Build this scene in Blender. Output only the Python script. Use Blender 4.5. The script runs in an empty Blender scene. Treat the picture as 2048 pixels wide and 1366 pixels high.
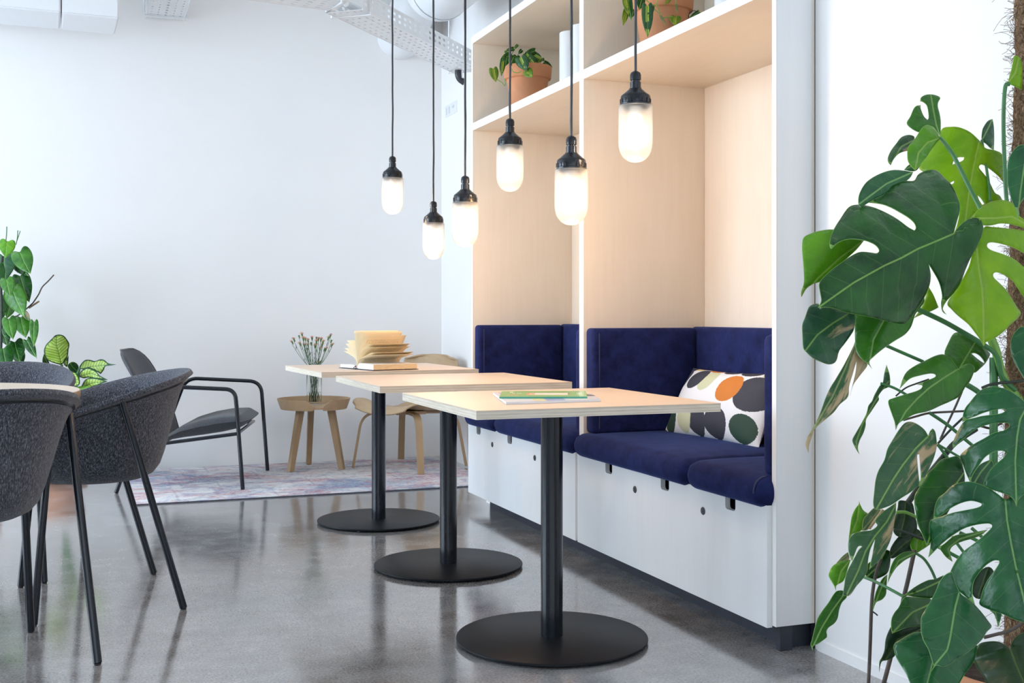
import bpy, bmesh, math, random
from mathutils import Vector, Matrix, geometry, noise
random.seed(7)
S = bpy.context.scene
COL = S.collection
PI = math.pi
# ---------------------------------------------------------------- camera
FPX, HZ, YAW, EYE = 2303.0, 628.0, math.atan((1024-156)/2303.0), 0.995
cd = bpy.data.cameras.new('camera'); cam = bpy.data.objects.new('camera', cd); COL.objects.link(cam)
cam.location = (0, 0, EYE); cam.rotation_euler = (PI/2, 0, -YAW)
cd.sensor_width = 36; cd.lens = FPX/2048*36; cd.shift_y = -(683-HZ)/2048; cd.clip_start = .05
S.camera = cam
# ---------------------------------------------------------------- world, daylight, exposure
S.view_settings.view_transform = 'Standard'; S.view_settings.look = 'None'
S.view_settings.gamma = 1; S.view_settings.use_curve_mapping = False
S.view_settings.exposure = 0.22
W = bpy.data.worlds.new('sky'); S.world = W; W.use_nodes = True
bgn = W.node_tree.nodes['Background']; bgn.inputs[0].default_value = (.70, .84, 1.0, 1); bgn.inputs[1].default_value = 1.75
def daylight(name, loc, rot, sx, sy, power, col):
    l = bpy.data.lights.new(name, 'AREA'); l.shape = 'RECTANGLE'; l.size = sx; l.size_y = sy; l.energy = power; l.color = col
    o = bpy.data.objects.new(name, l); COL.objects.link(o); o.location = loc; o.rotation_euler = rot
    return o
# tall windows of the left wall (x = -4.2) and of the wall behind the camera (y = -2.6)
daylight('daylight_left', (-4.35, 5.45, 1.75), (0, -PI/2, 0), 2.7, 4.4, 280, (.71, .85, 1.0))
daylight('daylight_rear', (-1.0, -2.75, 1.75), (PI/2, 0, 0), 5.6, 2.7, 30, (.74, .87, 1.0))
# ---------------------------------------------------------------- camera maths (only to read sizes and places off the photo)
FW = Vector((math.sin(YAW), math.cos(YAW), 0)); RT = Vector((math.cos(YAW), -math.sin(YAW), 0)); EY = Vector((0, 0, EYE))
def ray(x, y): return FW + RT*((x-1024)/FPX) + Vector((0, 0, -(y-HZ)/FPX))
def atd(x, y, d): return EY + ray(x, y)*d
def onz(x, y, z): r = ray(x, y); return EY + r*((z-EYE)/r.z)
def onX(x, y, X): r = ray(x, y); return EY + r*(X/r.x)
def onY(x, y, Y): r = ray(x, y); return EY + r*(Y/r.y)
# ---------------------------------------------------------------- materials
MATS = {}
def nt(name):
    m = bpy.data.materials.new(name); m.use_nodes = True
    t = m.node_tree; b = t.nodes['Principled BSDF']; MATS[name] = m
    return m, t, b
def N(t, kind, **kw):
    n = t.nodes.new(kind)
    for k, v in kw.items():
        if isinstance(k, str) and k.startswith('i_'):
            n.inputs[int(k[2:])].default_value = v
        else: setattr(n, k, v)
    return n
def ramp(t, fac, stops, interp='LINEAR'):
    r = N(t, 'ShaderNodeValToRGB'); r.color_ramp.interpolation = interp
    e = r.color_ramp.elements
    while len(e) < len(stops): e.new(.5)
    for i, (p, c) in enumerate(stops):
        e[i].position = p; e[i].color = (*c, 1) if len(c) == 3 else c
    t.links.new(fac, r.inputs[0]); return r.outputs[0]
def coords(t, scale=(1, 1, 1), rot=(0, 0, 0), kind='Object'):
    tc = N(t, 'ShaderNodeTexCoord'); mp = N(t, 'ShaderNodeMapping')
    mp.inputs['Scale'].default_value = scale; mp.inputs['Rotation'].default_value = rot
    t.links.new(tc.outputs[kind], mp.inputs[0]); return mp.outputs[0]
def tnoise(t, vec, scale, detail=4, rough=.5, dist=0):
    n = N(t, 'ShaderNodeTexNoise'); t.links.new(vec, n.inputs['Vector'])
    n.inputs['Scale'].default_value = scale; n.inputs['Detail'].default_value = detail
    n.inputs['Roughness'].default_value = rough; n.inputs['Distortion'].default_value = dist
    return n.outputs[0]
def bump(t, b, h, strength=.2, dist=.002):
    n = N(t, 'ShaderNodeBump'); n.inputs['Strength'].default_value = strength; n.inputs['Distance'].default_value = dist
    t.links.new(h, n.inputs['Height']); t.links.new(n.outputs[0], b.inputs['Normal']); return n
def mixc(t, fac, a, b_, mode='MIX'):
    m = N(t, 'ShaderNodeMix', data_type='RGBA', blend_type=mode)
    for sock, v in ((m.inputs[0], fac), (m.inputs[6], a), (m.inputs[7], b_)):
        if isinstance(v, (int, float)): sock.default_value = v
        elif isinstance(v, tuple): sock.default_value = (*v, 1) if len(v) == 3 else v
        else: t.links.new(v, sock)
    return m.outputs[2]
def mth(t, op, a, b_=0.0, c=0.0):
    m = N(t, 'ShaderNodeMath', operation=op)
    for i, v in enumerate((a, b_, c)):
        if isinstance(v, (int, float)): m.inputs[i].default_value = v
        else: t.links.new(v, m.inputs[i])
    return m.outputs[0]
def plain(name, col, rough=.5, metal=0, var=.0, nscale=8, bmp=0, spec=.5, bscale=None, coat=0, sheen=0):
    m, t, b = nt(name); b.inputs['Roughness'].default_value = rough; b.inputs['Metallic'].default_value = metal
    b.inputs['Specular IOR Level'].default_value = spec; b.inputs['Coat Weight'].default_value = coat
    b.inputs['Sheen Weight'].default_value = sheen
    v = coords(t); n = tnoise(t, v, nscale)
    c1 = tuple(max(0, x*(1-var)) for x in col); c2 = tuple(min(1, x*(1+var)) for x in col)
    t.links.new(ramp(t, n, [(.3, c1), (.7, c2)]), b.inputs['Base Color'])
    if bmp:
        n2 = tnoise(t, v, bscale or nscale*6); bump(t, b, n2, bmp)
    return m
def wood(name, light, dark, axis='z', rough=.45, fine=70, contrast=1.0, spec=.4):
    m, t, b = nt(name); b.inputs['Roughness'].default_value = rough; b.inputs['Specular IOR Level'].default_value = spec
    s = {'x': (.06, 1, 1), 'y': (1, .06, 1), 'z': (1, 1, .06)}[axis]
    v = coords(t, s); n1 = tnoise(t, v, fine, 6, .6, .4); n2 = tnoise(t, coords(t, tuple(.5 if q < .5 else 1 for q in s)), 3.0, 3, .5, 1.2)
    mid = tuple((a+c)/2 for a, c in zip(light, dark))
    c1 = ramp(t, n1, [(.32, mid), (.6, light)]); c2 = ramp(t, n2, [(.3, dark), (.62, light)])
    t.links.new(mixc(t, .45, c1, c2), b.inputs['Base Color'])
    bump(t, b, n1, .05, .001)
    return m
plain('wall_paint', (.90, .885, .87), .65, var=.012, nscale=2, bmp=.03, bscale=300)
plain('ceiling_paint', (.84, .83, .81), .8, var=.02)
wood('birch', (.85, .765, .655), (.78, .685, .57), 'z', .42, 60)
wood('birch_y', (.85, .745, .61), (.78, .665, .52), 'y', .42, 60)
wood('birch_daylit', (.88, .875, .87), (.825, .82, .815), 'z', .42, 60)  # same birch, cool daylight mixed into the colour for bench fronts and end panel
wood('birch_edge', (.92, .90, .87), (.88, .86, .83), 'z', .5, 60)
wood('table_laminate', (.78, .635, .50), (.70, .545, .41), 'x', .38, 45)
wood('oak', (.42, .28, .155), (.29, .185, .10), 'z', .5, 50)
wood('oak_x', (.46, .31, .175), (.33, .215, .12), 'x', .5, 50)
wood('oak_y', (.52, .37, .22), (.39, .265, .15), 'y', .5, 50)
plain('black_metal', (.010, .012, .017), .20, .0, spec=.45, var=.1)
plain('black_powder', (.009, .010, .013), .42, .0, spec=.16, var=.1, bmp=.03, bscale=500)
plain('plinth_black', (.025, .030, .045), .5, var=.2)
plain('dark_gap', (.02, .022, .03), .7)
plain('white_metal', (.83, .84, .85), .45, var=.01)
plain('white_ceramic', (.82, .83, .84), .35, var=.01)
plain('terracotta', (.62, .27, .13), .75, var=.12, nscale=9, bmp=.15, bscale=60)
plain('soil', (.035, .022, .015), .95, var=.5, nscale=60, bmp=1, bscale=90)
plain('dark_plastic', (.03, .03, .035), .35)
plain('lock_metal', (.10, .10, .11), .4, .6)
# plywood edge with thin layers running along z
def ply(name):
    m, t, b = nt(name); b.inputs['Roughness'].default_value = .55
    v = coords(t, (1, 1, 260)); w = tnoise(t, coords(t, (.25, .25, 5)), 60, 3)
    wv = N(t, 'ShaderNodeTexWave', bands_direction='Z'); t.links.new(coords(t), wv.inputs[0]); wv.inputs['Scale'].default_value = 38; wv.inputs['Distortion'].default_value = .8; wv.inputs['Detail'].default_value = 2
    c = ramp(t, wv.outputs[0], [(.15, (.66, .55, .42)), (.6, (.80, .71, .58))]); c2 = ramp(t, w, [(.35, (.62, .52, .40)), (.6, (.82, .74, .62))])
    t.links.new(mixc(t, .5, c, c2), b.inputs['Base Color']); return m
ply('ply_edge')
# polished concrete
m, t, b = nt('polished_concrete')
v = coords(t); big = tnoise(t, v, 1.1, 5, .6, .6); mid_ = tnoise(t, v, 7, 6, .65); fin = tnoise(t, v, 140, 3, .6)
c = ramp(t, big, [(.35, (.15, .12, .108)), (.62, (.40, .385, .38))]); c = mixc(t, .45, c, ramp(t, mid_, [(.35, (.10, .075, .066)), (.66, (.52, .51, .505))]))
c = mixc(t, .35, c, ramp(t, fin, [(.36, (.03, .026, .024)), (.64, (.50, .49, .48))]))
# hairline scratches and saw cuts
vo = N(t, 'ShaderNodeTexVoronoi', feature='DISTANCE_TO_EDGE'); t.links.new(coords(t, (1, .55, 1), (0, 0, .5)), vo.inputs['Vector']); vo.inputs['Scale'].default_value = .55
cr = ramp(t, vo.outputs[0], [(.0, (1, 1, 1)), (.0022, (0, 0, 0))]); c = mixc(t, mth(t, 'MULTIPLY', cr, .18), c, (.05, .045, .045))
t.links.new(c, b.inputs['Base Color'])
rr = ramp(t, mid_, [(.3, (.09, .09, .09)), (.7, (.19, .19, .19))]); t.links.new(rr, b.inputs['Roughness'])
b.inputs['IOR'].default_value = 1.6; b.inputs['Specular IOR Level'].default_value = .6
b.inputs['Coat Weight'].default_value = .6; b.inputs['Coat Roughness'].default_value = .06; b.inputs['Coat IOR'].default_value = 1.55
hb = mth(t, 'ADD', mth(t, 'MULTIPLY', tnoise(t, v, 60, 3), .5), mth(t, 'MULTIPLY', mid_, .5)); hb = mth(t, 'ADD', hb, mth(t, 'MULTIPLY', fin, .35)); bp_ = bump(t, b, hb, .16, .002); t.links.new(bp_.outputs[0], b.inputs['Coat Normal'])
# velvet
def velvet(name, c1, c2, blotch=16):
    m, t, b = nt(name); v = coords(t)
    n1 = tnoise(t, v, blotch, 6, .7, .2); n2 = tnoise(t, v, 450, 2)
    c = ramp(t, n1, [(.32, c1), (.68, c2)]); t.links.new(c, b.inputs['Base Color'])
    b.inputs['Roughness'].default_value = .85; b.inputs['Sheen Weight'].default_value = .22; b.inputs['Sheen Roughness'].default_value = .35
    b.inputs['Sheen Tint'].default_value = (.25, .38, .95, 1); b.inputs['Specular IOR Level'].default_value = .15
    bump(t, b, n2, .25, .001)
velvet('blue_velvet', (.006, .009, .050), (.016, .026, .115))
plain('piping_blue', (.012, .018, .075), .8, sheen=.4)
# felt (stretched fibres)
def felt(name, c1, c2, c3):
    m, t, b = nt(name)
    v1 = coords(t, (1, 1, .18), (.5, .3, .3)); v2 = coords(t, (1, 1, .22), (-.7, .6, .2))
    f1 = tnoise(t, v1, 330, 4, .7, .5); f2 = tnoise(t, v2, 300, 4, .7, .5)
    a = ramp(t, f1, [(.38, c1), (.53, c2), (.70, c3)]); a2 = ramp(t, f2, [(.38, c1), (.53, c2), (.70, c3)])
    t.links.new(mixc(t, .5, a, a2), b.inputs['Base Color']); b.inputs['Roughness'].default_value = .95; b.inputs['Sheen Weight'].default_value = .25
    b.inputs['Specular IOR Level'].default_value = .1
    bump(t, b, mth(t, 'ADD', f1, f2), .5, .002)
felt('grey_felt', (.012, .013, .018), (.060, .063, .080), (.40, .41, .46))
felt('charcoal_fabric', (.028, .03, .036), (.055, .058, .068), (.14, .145, .16))
# ---------------------------------------------------------------- object helpers
def wloc(o):
    v = Vector((0, 0, 0))
    while o: v += Vector(o.location); o = o.parent
    return v
def tag(o, label=None, cat=None, group=None, kind=None):
    if label: o['label'] = label
    if cat: o['category'] = cat
    if group: o['group'] = group
    if kind: o['kind'] = kind
    return o
def thing(name, label, cat, loc=(0, 0, 0), group=None):
    o = bpy.data.objects.new(name, None); COL.objects.link(o); o.location = loc; o.empty_display_size = .1
    return tag(o, label, cat, group)
def finish(name, bm, mat, parent=None, smooth=True, angle=35, label=None):
    me = bpy.data.meshes.new(name)
    if parent is not None: bmesh.ops.translate(bm, verts=bm.verts, vec=-wloc(parent))
    if not bm.faces: print('EMPTY', name)
    bmesh.ops.recalc_face_normals(bm, faces=bm.faces)
    bm.to_mesh(me); bm.free()
    for m in (mat if isinstance(mat, (list, tuple)) else [mat]): me.materials.append(MATS[m])
    if smooth:
        me.polygons.foreach_set('use_smooth', [True]*len(me.polygons))
        me.set_sharp_from_angle(angle=math.radians(angle))
    o = bpy.data.objects.new(name, me); COL.objects.link(o)
    if parent is not None: o.parent = parent
    if label: o['label'] = label
    return o
def solo(name, bm, mat, label=None, cat=None, group=None, kind=None, smooth=True, angle=35):
    xs = [v.co for v in bm.verts]
    c = Vector(((min(p.x for p in xs)+max(p.x for p in xs))/2, (min(p.y for p in xs)+max(p.y for p in xs))/2, min(p.z for p in xs)))
    bmesh.ops.translate(bm, verts=bm.verts, vec=-c)
    o = finish(name, bm, mat, None, smooth, angle); o.location = c
    return tag(o, label, cat, group, kind)
def struct(name, bm, mat, smooth=False):
    o = finish(name, bm, mat, None, smooth); o['kind'] = 'structure'; return o
def box(bm, x0, x1, y0, y1, z0, z1, bev=0, seg=2, mi=0):
    vs = [bm.verts.new((x, y, z)) for x in (x0, x1) for y in (y0, y1) for z in (z0, z1)]
    fs = [bm.faces.new([vs[i] for i in f]) for f in ((0, 1, 3, 2), (4, 6, 7, 5), (0, 4, 5, 1), (2, 3, 7, 6), (0, 2, 6, 4), (1, 5, 7, 3))]
    for f in fs: f.material_index = mi
    if bev: bmesh.ops.bevel(bm, geom=list({e for f in fs for e in f.edges}), offset=bev, segments=seg, profile=.5, affect='EDGES')
    return bm
def B(*a, **k): return box(bmesh.new(), *a, **k)
def frame_at(d):
    d = d.normalized(); up = Vector((0, 0, 1)) if abs(d.z) < .9 else Vector((1, 0, 0))
    a = d.cross(up).normalized(); return a, d.cross(a).normalized()
def tube(bm, pts, r, seg=12, closed=False, caps=True):
    pts = [Vector(p) for p in pts]; n = len(pts); rings = []
    rr_ = r if isinstance(r, (list, tuple)) else [r]*n
    a0 = None
    for i, p in enumerate(pts):
        if closed: d = (pts[(i+1) % n]-pts[i-1])
        else: d = pts[min(i+1, n-1)]-pts[max(i-1, 0)]
        d.normalize()
        if a0 is None: a0, b0 = frame_at(d)
        else:
            a0 = (a0-d*a0.dot(d)); a0.normalize(); b0 = d.cross(a0)
        rings.append([bm.verts.new(p+(a0*math.cos(2*PI*k/seg)+b0*math.sin(2*PI*k/seg))*rr_[i]) for k in range(seg)])
    for i in range(n if closed else n-1):
        A_, B_ = rings[i], rings[(i+1) % n]
        for k in range(seg): bm.faces.new((A_[k], A_[(k+1) % seg], B_[(k+1) % seg], B_[k]))
    if caps and not closed: bm.faces.new(rings[0][::-1]); bm.faces.new(rings[-1])
    return bm
def T(pts, r, seg=12, **k): return tube(bmesh.new(), pts, r, seg, **k)
def lathe(bm, prof, seg=40, c=(0, 0, 0), close=True, mod=None):
    c = Vector(c); rings = []
    for i, (r, z) in enumerate(prof):
        if r < 1e-5: rings.append([bm.verts.new(c+Vector((0, 0, z)))]); continue
        rings.append([bm.verts.new(c+Vector(((r+(mod(i, k) if mod else 0))*math.cos(2*PI*k/seg), (r+(mod(i, k) if mod else 0))*math.sin(2*PI*k/seg), z))) for k in range(seg)])
    for A_, B_ in zip(rings, rings[1:]):
        for k in range(seg):
            k2 = (k+1) % seg
            if len(A_) == 1: bm.faces.new((A_[0], B_[k2], B_[k]))
            elif len(B_) == 1: bm.faces.new((A_[k], A_[k2], B_[0]))
            else: bm.faces.new((A_[k], A_[k2], B_[k2], B_[k]))
    return bm
def L(prof, seg=40, c=(0, 0, 0), **k): return lathe(bmesh.new(), prof, seg, c, **k)
def arcpts(pts, rad, n=6):
    """polyline with rounded corners"""
    pts = [Vector(p) for p in pts]; out = [pts[0]]
    for i in range(1, len(pts)-1):
        a, p, b_ = pts[i-1], pts[i], pts[i+1]; d1 = (a-p).normalized(); d2 = (b_-p).normalized()
        r = min(rad, (a-p).length*.45, (b_-p).length*.45); s, e = p+d1*r, p+d2*r
        for k in range(n+1):
            u = k/n; out.append(s*(1-u)**2+p*2*u*(1-u)+e*u*u)
    out.append(pts[-1]); return out
def copy_tree(o, parent=None):
    c = o.copy(); COL.objects.link(c)
    if parent is not None: c.parent = parent
    for ch in [x for x in bpy.data.objects if x.parent == o]: copy_tree(ch, c)
    return c
def uvgrid(bm, f, nu, nv, closeu=False):
    g = [[bm.verts.new(f(i/nu, j/nv)) for i in range(nu if closeu else nu+1)] for j in range(nv+1)]
    for j in range(nv):
        for i in range(nu):
            i2 = (i+1) % nu if closeu else i+1
            bm.faces.new((g[j][i], g[j][i2], g[j+1][i2], g[j+1][i]))
    return g
def solid(o, th, off=-1):
    m = o.modifiers.new('s', 'SOLIDIFY'); m.thickness = th; m.offset = off; return o
def interp(x, pts):
    if x <= pts[0][0]: return pts[0][1]
    for (a, b_), (c, d) in zip(pts, pts[1:]):
        if x <= c:
            u = (x-a)/(c-a); return b_+(d-b_)*u
    return pts[-1][1]
def sinterp(x, pts):
    if x <= pts[0][0]: return pts[0][1]
    for (a, b_), (c, d) in zip(pts, pts[1:]):
        if x <= c:
            u = (x-a)/(c-a); u = u*u*(3-2*u); return b_+(d-b_)*u
    return pts[-1][1]
# ================================================================ room shell
XN, XB, XW = 1.918, 2.475, 2.051          # niche front, niche back, near wall face
Y0, YD0, YD1, Y1 = 2.887, 4.262, 4.304, 5.684
ZT = 3.55
struct('floor', B(-4.2, 2.9, -2.6, 7.9, -.1, 0), 'polished_concrete')
struct('ceiling', B(-4.2, 2.9, -2.6, 7.9, ZT, ZT+.1), 'ceiling_paint')
struct('wall_back', B(-4.2, 2.9, 7.73, 7.9, 0, ZT), 'wall_paint')
bm = bmesh.new()
box(bm, XW, 2.9, -2.6, Y0-.002, 0, ZT)                      # near wall flush with the plant
box(bm, XB+.03, 2.9, Y0, Y1, 0, 2.44)                       # behind the niche
box(bm, 2.385, 2.9, Y0, Y1, 2.44, ZT)                       # above the niche
box(bm, 2.385, 2.9, Y1+.002, 7.73, 0, ZT)                   # far piece
box(bm, 2.02, 2.385, Y1+.004, Y1+.06, 0, 2.41)              # small return beside the far end of the niche
struct('wall_right', bm, 'wall_paint')
# left wall: piers, sill and header around two tall windows
bm = bmesh.new()
box(bm, -4.4, -4.2, -2.6, 7.9, 0, .35); box(bm, -4.4, -4.2, -2.6, 7.9, 3.15, ZT)
for a, c in ((-2.6, 2.2), (4.8, 5.0), (7.6, 7.9)): box(bm, -4.4, -4.2, a, c, .35, 3.15)
struct('wall_left', bm, 'wall_paint')
bm = bmesh.new()
box(bm, -4.4, 2.9, -2.8, -2.6, 0, .35); box(bm, -4.4, 2.9, -2.8, -2.6, 3.15, ZT)
for a, c in ((-4.4, -3.8), (-1.2, -.9), (1.7, 2.9)): box(bm, a, c, -2.8, -2.6, .35, 3.15)
struct('wall_rear', bm, 'wall_paint')
def winframe(name, fixed, a, c, ax):
    bm = bmesh.new()
    def bx(u0, u1, z0, z1):
        if ax == 'x': box(bm, fixed-.03, fixed+.03, u0, u1, z0, z1)
        else: box(bm, u0, u1, fixed-.03, fixed+.03, z0, z1)
    bx(a, a+.06, .35, 3.15); bx(c-.06, c, .35, 3.15); bx(a, c, .35, .41); bx(a, c, 3.09, 3.15)
    mid = (a+c)/2; bx(mid-.025, mid+.025, .41, 3.09)
    struct(name, bm, 'black_powder')
for i, (a, c) in enumerate(((2.2, 4.8), (5.0, 7.6))): winframe('window_%d' % (i+1), -4.3, a, c, 'x')
for i, (a, c) in enumerate(((-3.8, -1.2), (-.9, 1.7))): winframe('window_%d' % (i+3), -2.7, a, c, 'y')
# baseboards: pale grey cove at the near wall, low white one on the far walls
struct('baseboard_right', B(XW-.006, XW, -2.6, Y0-.02, 0, .03), 'wall_paint')
# concrete saw cut lines in front of the niche are in the floor material
# ================================================================ niche joinery
ni = thing('booth_cabinet', 'pale birch built-in cabinet with two seating alcoves, shelf above and black plinth', 'cabinet', (2.2, 4.29, 0))
ZS0, ZS1, ZTOP0, ZTOP1 = 1.947, 1.985, 2.398, 2.435
PB = .076
finish('side_panel', B(XN, XW-.012, Y0, Y0+.022, PB, ZTOP1, bev=.0012), 'birch_daylit', ni, label='end panel nearest the large plant')
finish('side_panel', B(XW-.012, XB, Y0+.001, Y0+.022, PB, ZTOP1), 'birch', ni)
finish('side_panel', B(XN, XB, Y1-.024, Y1, PB, ZTOP1, bev=.0012), 'birch', ni)
finish('divider', B(XN, XB, YD0, YD1, PB, ZTOP1-.04, bev=.0012), 'birch', ni)
finish('back_panel', B(XB, XB+.02, Y0+.022, YD0, .3, ZTOP0), 'birch', ni)
finish('back_panel', B(XB, XB+.02, YD1, Y1-.024, .3, ZTOP0), 'birch', ni)
finish('shelf', B(XN-.0005, XB, Y0+.022, YD0, ZS0, ZS1, bev=.001), 'birch_y', ni)
finish('shelf', B(XN-.0005, XB, YD1, Y1-.024, ZS0, ZS1, bev=.001), 'birch_y', ni)
finish('top_panel', B(XN-.0005, XB, Y0, Y1, ZTOP0, ZTOP1, bev=.001), 'birch_y', ni)
finish('plinth', B(XN+.062, XB, Y0+.035, Y1-.12, 0, PB+.02), 'plinth_black', ni, label='black recessed plinth')
finish('plinth', B(XN+.02, XN+.062, Y0+.012, Y0+.034, 0.001, PB), 'plinth_black', ni)
# thin black shadow gap between the end panel and the wall
finish('shadow_gap', B(XN+.135, XW-.0005, Y0-.0015, Y0+.02, 0.001, ZT-.3), 'dark_gap', ni, label='thin black shadow gap')
# bench fronts with three rounded hand holes each
# white edge banding on the front edges
for nm, (ya, yb, za, zb) in (('edge_band', (Y0, Y0+.022, PB, ZTOP1)), ('edge_band', (Y1-.024, Y1, PB, ZTOP1)), ('edge_band', (YD0, YD1, PB, ZTOP0)), ('edge_band', (Y0+.022, YD0, ZS0, ZS1)), ('edge_band', (YD1, Y1-.024, ZS0, ZS1)), ('edge_band', (Y0+.022, Y1-.024, ZTOP0, ZTOP1))):
    finish(nm, B(XN-.0018, XN-.0006, ya, yb, za, zb), 'birch_edge', ni, smooth=False)
def bench_front(ya, yb, holes, locks):
    xa, xb, z0, z1 = XN-.019, XN-.001, .070, .43
    bm = bmesh.new()
    hw, hz, rc = .030, .385, .012
    def outline():
        pts = [(yb, z0), (yb, z1)]
        for h in sorted(holes, reverse=True):
            pts += [(h+hw, z1)]
            for k in range(6):
                a = k/5*PI/2; pts.append((h+hw-rc+rc*math.cos(a), hz+rc-rc*math.sin(a)))
            for k in range(6):
                a = PI/2+k/5*PI/2; pts.append((h-hw+rc+rc*math.cos(a), hz+rc-rc*math.sin(a)))
            pts += [(h-hw, z1)]
        pts += [(ya, z1), (ya, z0)]
        return pts
    o = outline(); vs = [bm.verts.new((xa, y, z)) for y, z in o]; f = bm.faces.new(vs)
    r = bmesh.ops.extrude_face_region(bm, geom=[f]); bmesh.ops.translate(bm, verts=[g for g in r['geom'] if isinstance(g, bmesh.types.BMVert)], vec=(xb-xa, 0, 0))
    fr = finish('bench_front', bm, 'birch_daylit', ni, smooth=False)
    finish('bench_box', B(xb+.03, XB, ya+.01, yb-.01, PB+.02, .418), 'dark_gap', ni)
    for y in locks:
        bm = bmesh.new(); lathe(bm, [(0, .003), (.0115, .003), (.013, .0015), (.013, -.002)], 20)
        lathe(bm, [(0, .0045), (.006, .0045), (.006, .002)], 6)
        bmesh.ops.rotate(bm, verts=bm.verts, matrix=Matrix.Rotation(-PI/2, 3, 'Y')); bmesh.ops.translate(bm, verts=bm.verts, vec=(xa, y, .356))
        finish('lock', bm, 'lock_metal', ni)
    # near end return of the bench box
    finish('bench_side', B(xa+.0005, XN-.0005, ya-.001, ya+.001, z0, z1), 'birch_daylit', ni)
bench_front(Y0+.023, YD0+.022, [3.99, 3.54, 3.113], [3.767, 3.279])
bench_front(YD0+.045, Y1, [5.52, 5.07, 4.62], [5.31, 4.75])
# ================================================================ upholstery: every cushion is a thing
def cushion(x0, x1, y0, y1, z0, z1, r, label, name='seat_cushion', cat='cushion', group=None, crown=.012, axis='z', pipe=None):
    bm = bmesh.new(); box(bm, x0, x1, y0, y1, z0, z1, bev=r, seg=6)
    bmesh.ops.subdivide_edges(bm, edges=[e for e in bm.edges if e.calc_length() > .09], cuts=7, use_grid_fill=True)
    ax = 'xyz'.index(axis); lo = (x0, y0, z0); hi = (x1, y1, z1); oth = [i for i in range(3) if i != ax]
    for v in bm.verts:
        w = 1
        for i in oth:
            u = (v.co[i]-lo[i])/(hi[i]-lo[i]); w *= max(0, 1-(2*u-1)**4)
        s = 1 if v.co[ax] > (lo[ax]+hi[ax])/2 else (-1 if axis != 'z' else 0)
        if s > 0 and v.co[ax] > hi[ax]-r*1.2 or s < 0 and v.co[ax] < lo[ax]+r*1.2:
            v.co[ax] += s*crown*w*(1+.25*noise.noise(v.co*5))
        v.co += Vector((noise.noise(v.co*9), noise.noise(v.co*9+Vector((7, 0, 0))), 0))*.0015
    if pipe is not None:
        root = thing(name, label, cat, ((x0+x1)/2, (y0+y1)/2, z0), group)
        finish('pad', bm, 'blue_velvet', root, angle=60)
        for p in pipe: finish('piping', T(p, .0022, 6), 'piping_blue', root)
        return root
    o = solo(name, bm, 'blue_velvet', label, cat, group, angle=60); return o
SF = 1.865; SZ0, SZ1 = .421, .513
def seat(y0, y1, label, g, pp=None):
    pts = []
    for yy in (y0+.030, y1-.030):
        l = []
        for k in range(13):
            a = k/12*PI/2
            l.append((SF+.042-.0425*math.cos(a), yy, SZ1-.042+.0425*math.sin(a)))
        l = [(SF-.0005, yy, SZ0+.045)]+l
        pts.append(l)
    cushion(SF, 2.39, y0, y1, SZ0, SZ1, .042, label, group=g, pipe=pts[:1] if pp else [])
seat(Y0+.010, 3.352, 'short navy velvet bench seat cushion at the near end of the right alcove', 'seat cushions', 1)
seat(3.356, YD0+.012, 'long navy velvet bench seat cushion under the patterned pillow', 'seat cushions')
seat(YD0+.030, 5.226, 'long navy velvet seat cushion in the left alcove, partly behind the tables', 'seat cushions')
seat(5.230, 5.681, 'short navy velvet seat cushion at the far end of the left alcove', 'seat cushions')
BZ0, BZ1 = .515, .938
def stitch_x(x, ya, z0=BZ0+.02, z1=BZ1-.02): return [(x, ya, z0), (x, ya, z1)]
for (ya, yb, w) in ((Y0+.024, YD0-.002, 'right'), (YD1+.002, Y1-.026, 'left')):
    cushion(XN+.005, 2.392, yb-.075, yb, BZ0, BZ1, .016, 'navy velvet panel cushion upright on the far side wall of the %s alcove' % w, 'side_cushion', group='upright cushions', crown=.006, axis='y', pipe=[stitch_x(XN+.032, yb-.0765)])
    cushion(2.397, XB-.002, ya+.07, yb-.006, BZ0, BZ1+.004, .02, 'navy velvet panel cushion upright along the back wall of the %s alcove' % w, 'back_cushion', group='upright cushions', crown=.008, axis='x')
    cushion(XN+.004, 2.392, ya, ya+.062, BZ0-.006, BZ1-.004, .022, 'navy velvet panel cushion on the near side wall of the %s alcove, seen edge on' % w, 'side_cushion', group='upright cushions', crown=.005, axis='y')
# ================================================================ cafe tables
def make_table():
    r = thing('cafe_table', 'x', 'table')
    finish('tabletop', box(box(bmesh.new(), -.37, .37, -.37, .37, .7375, .74, bev=.0008), -.3695, .3695, -.3695, .3695, .7155, .7375, mi=1), ['table_laminate', 'ply_edge'], r, smooth=False)
    finish('column', L([(0, .014), (.0335, .014), (.0335, .708), (0, .708)], 40), 'black_metal', r)
    finish('mounting_plate', B(-.15, .15, -.15, .15, .707, .715, bev=.001), 'black_powder', r)
    bs = finish('base', L([(0, .0155), (.2885, .0155), (.2915, .014), (.292, .012), (.292, .009), (.290, .007), (0, .007)], 96), 'black_powder', r)
    for k in range(5):
        a = k*2*PI/5+.3; bm = bmesh.new(); lathe(bm, [(0, 0), (.012, 0), (.012, .007), (0, .007)], 14, (.255*math.cos(a), .255*math.sin(a), 0))
        finish('glide', bm, 'dark_plastic', bs)
    return r
proto = make_table()
for i, (x, y, rz, lab) in enumerate(((1.352, 3.243, .0, 'square plywood cafe table holding two magazines, nearest of the three'),
                                    (1.366, 4.335, .0, 'empty square plywood cafe table, middle one of the row of three'),
                                    (1.350, 5.395, .045, 'square plywood cafe table holding the open book, farthest of the row'))):
    o = proto if i == 0 else copy_tree(proto)
    o.location = (x, y, 0); o.rotation_euler.z = rz; o['label'] = lab; o['group'] = 'square cafe tables in a row'
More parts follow.
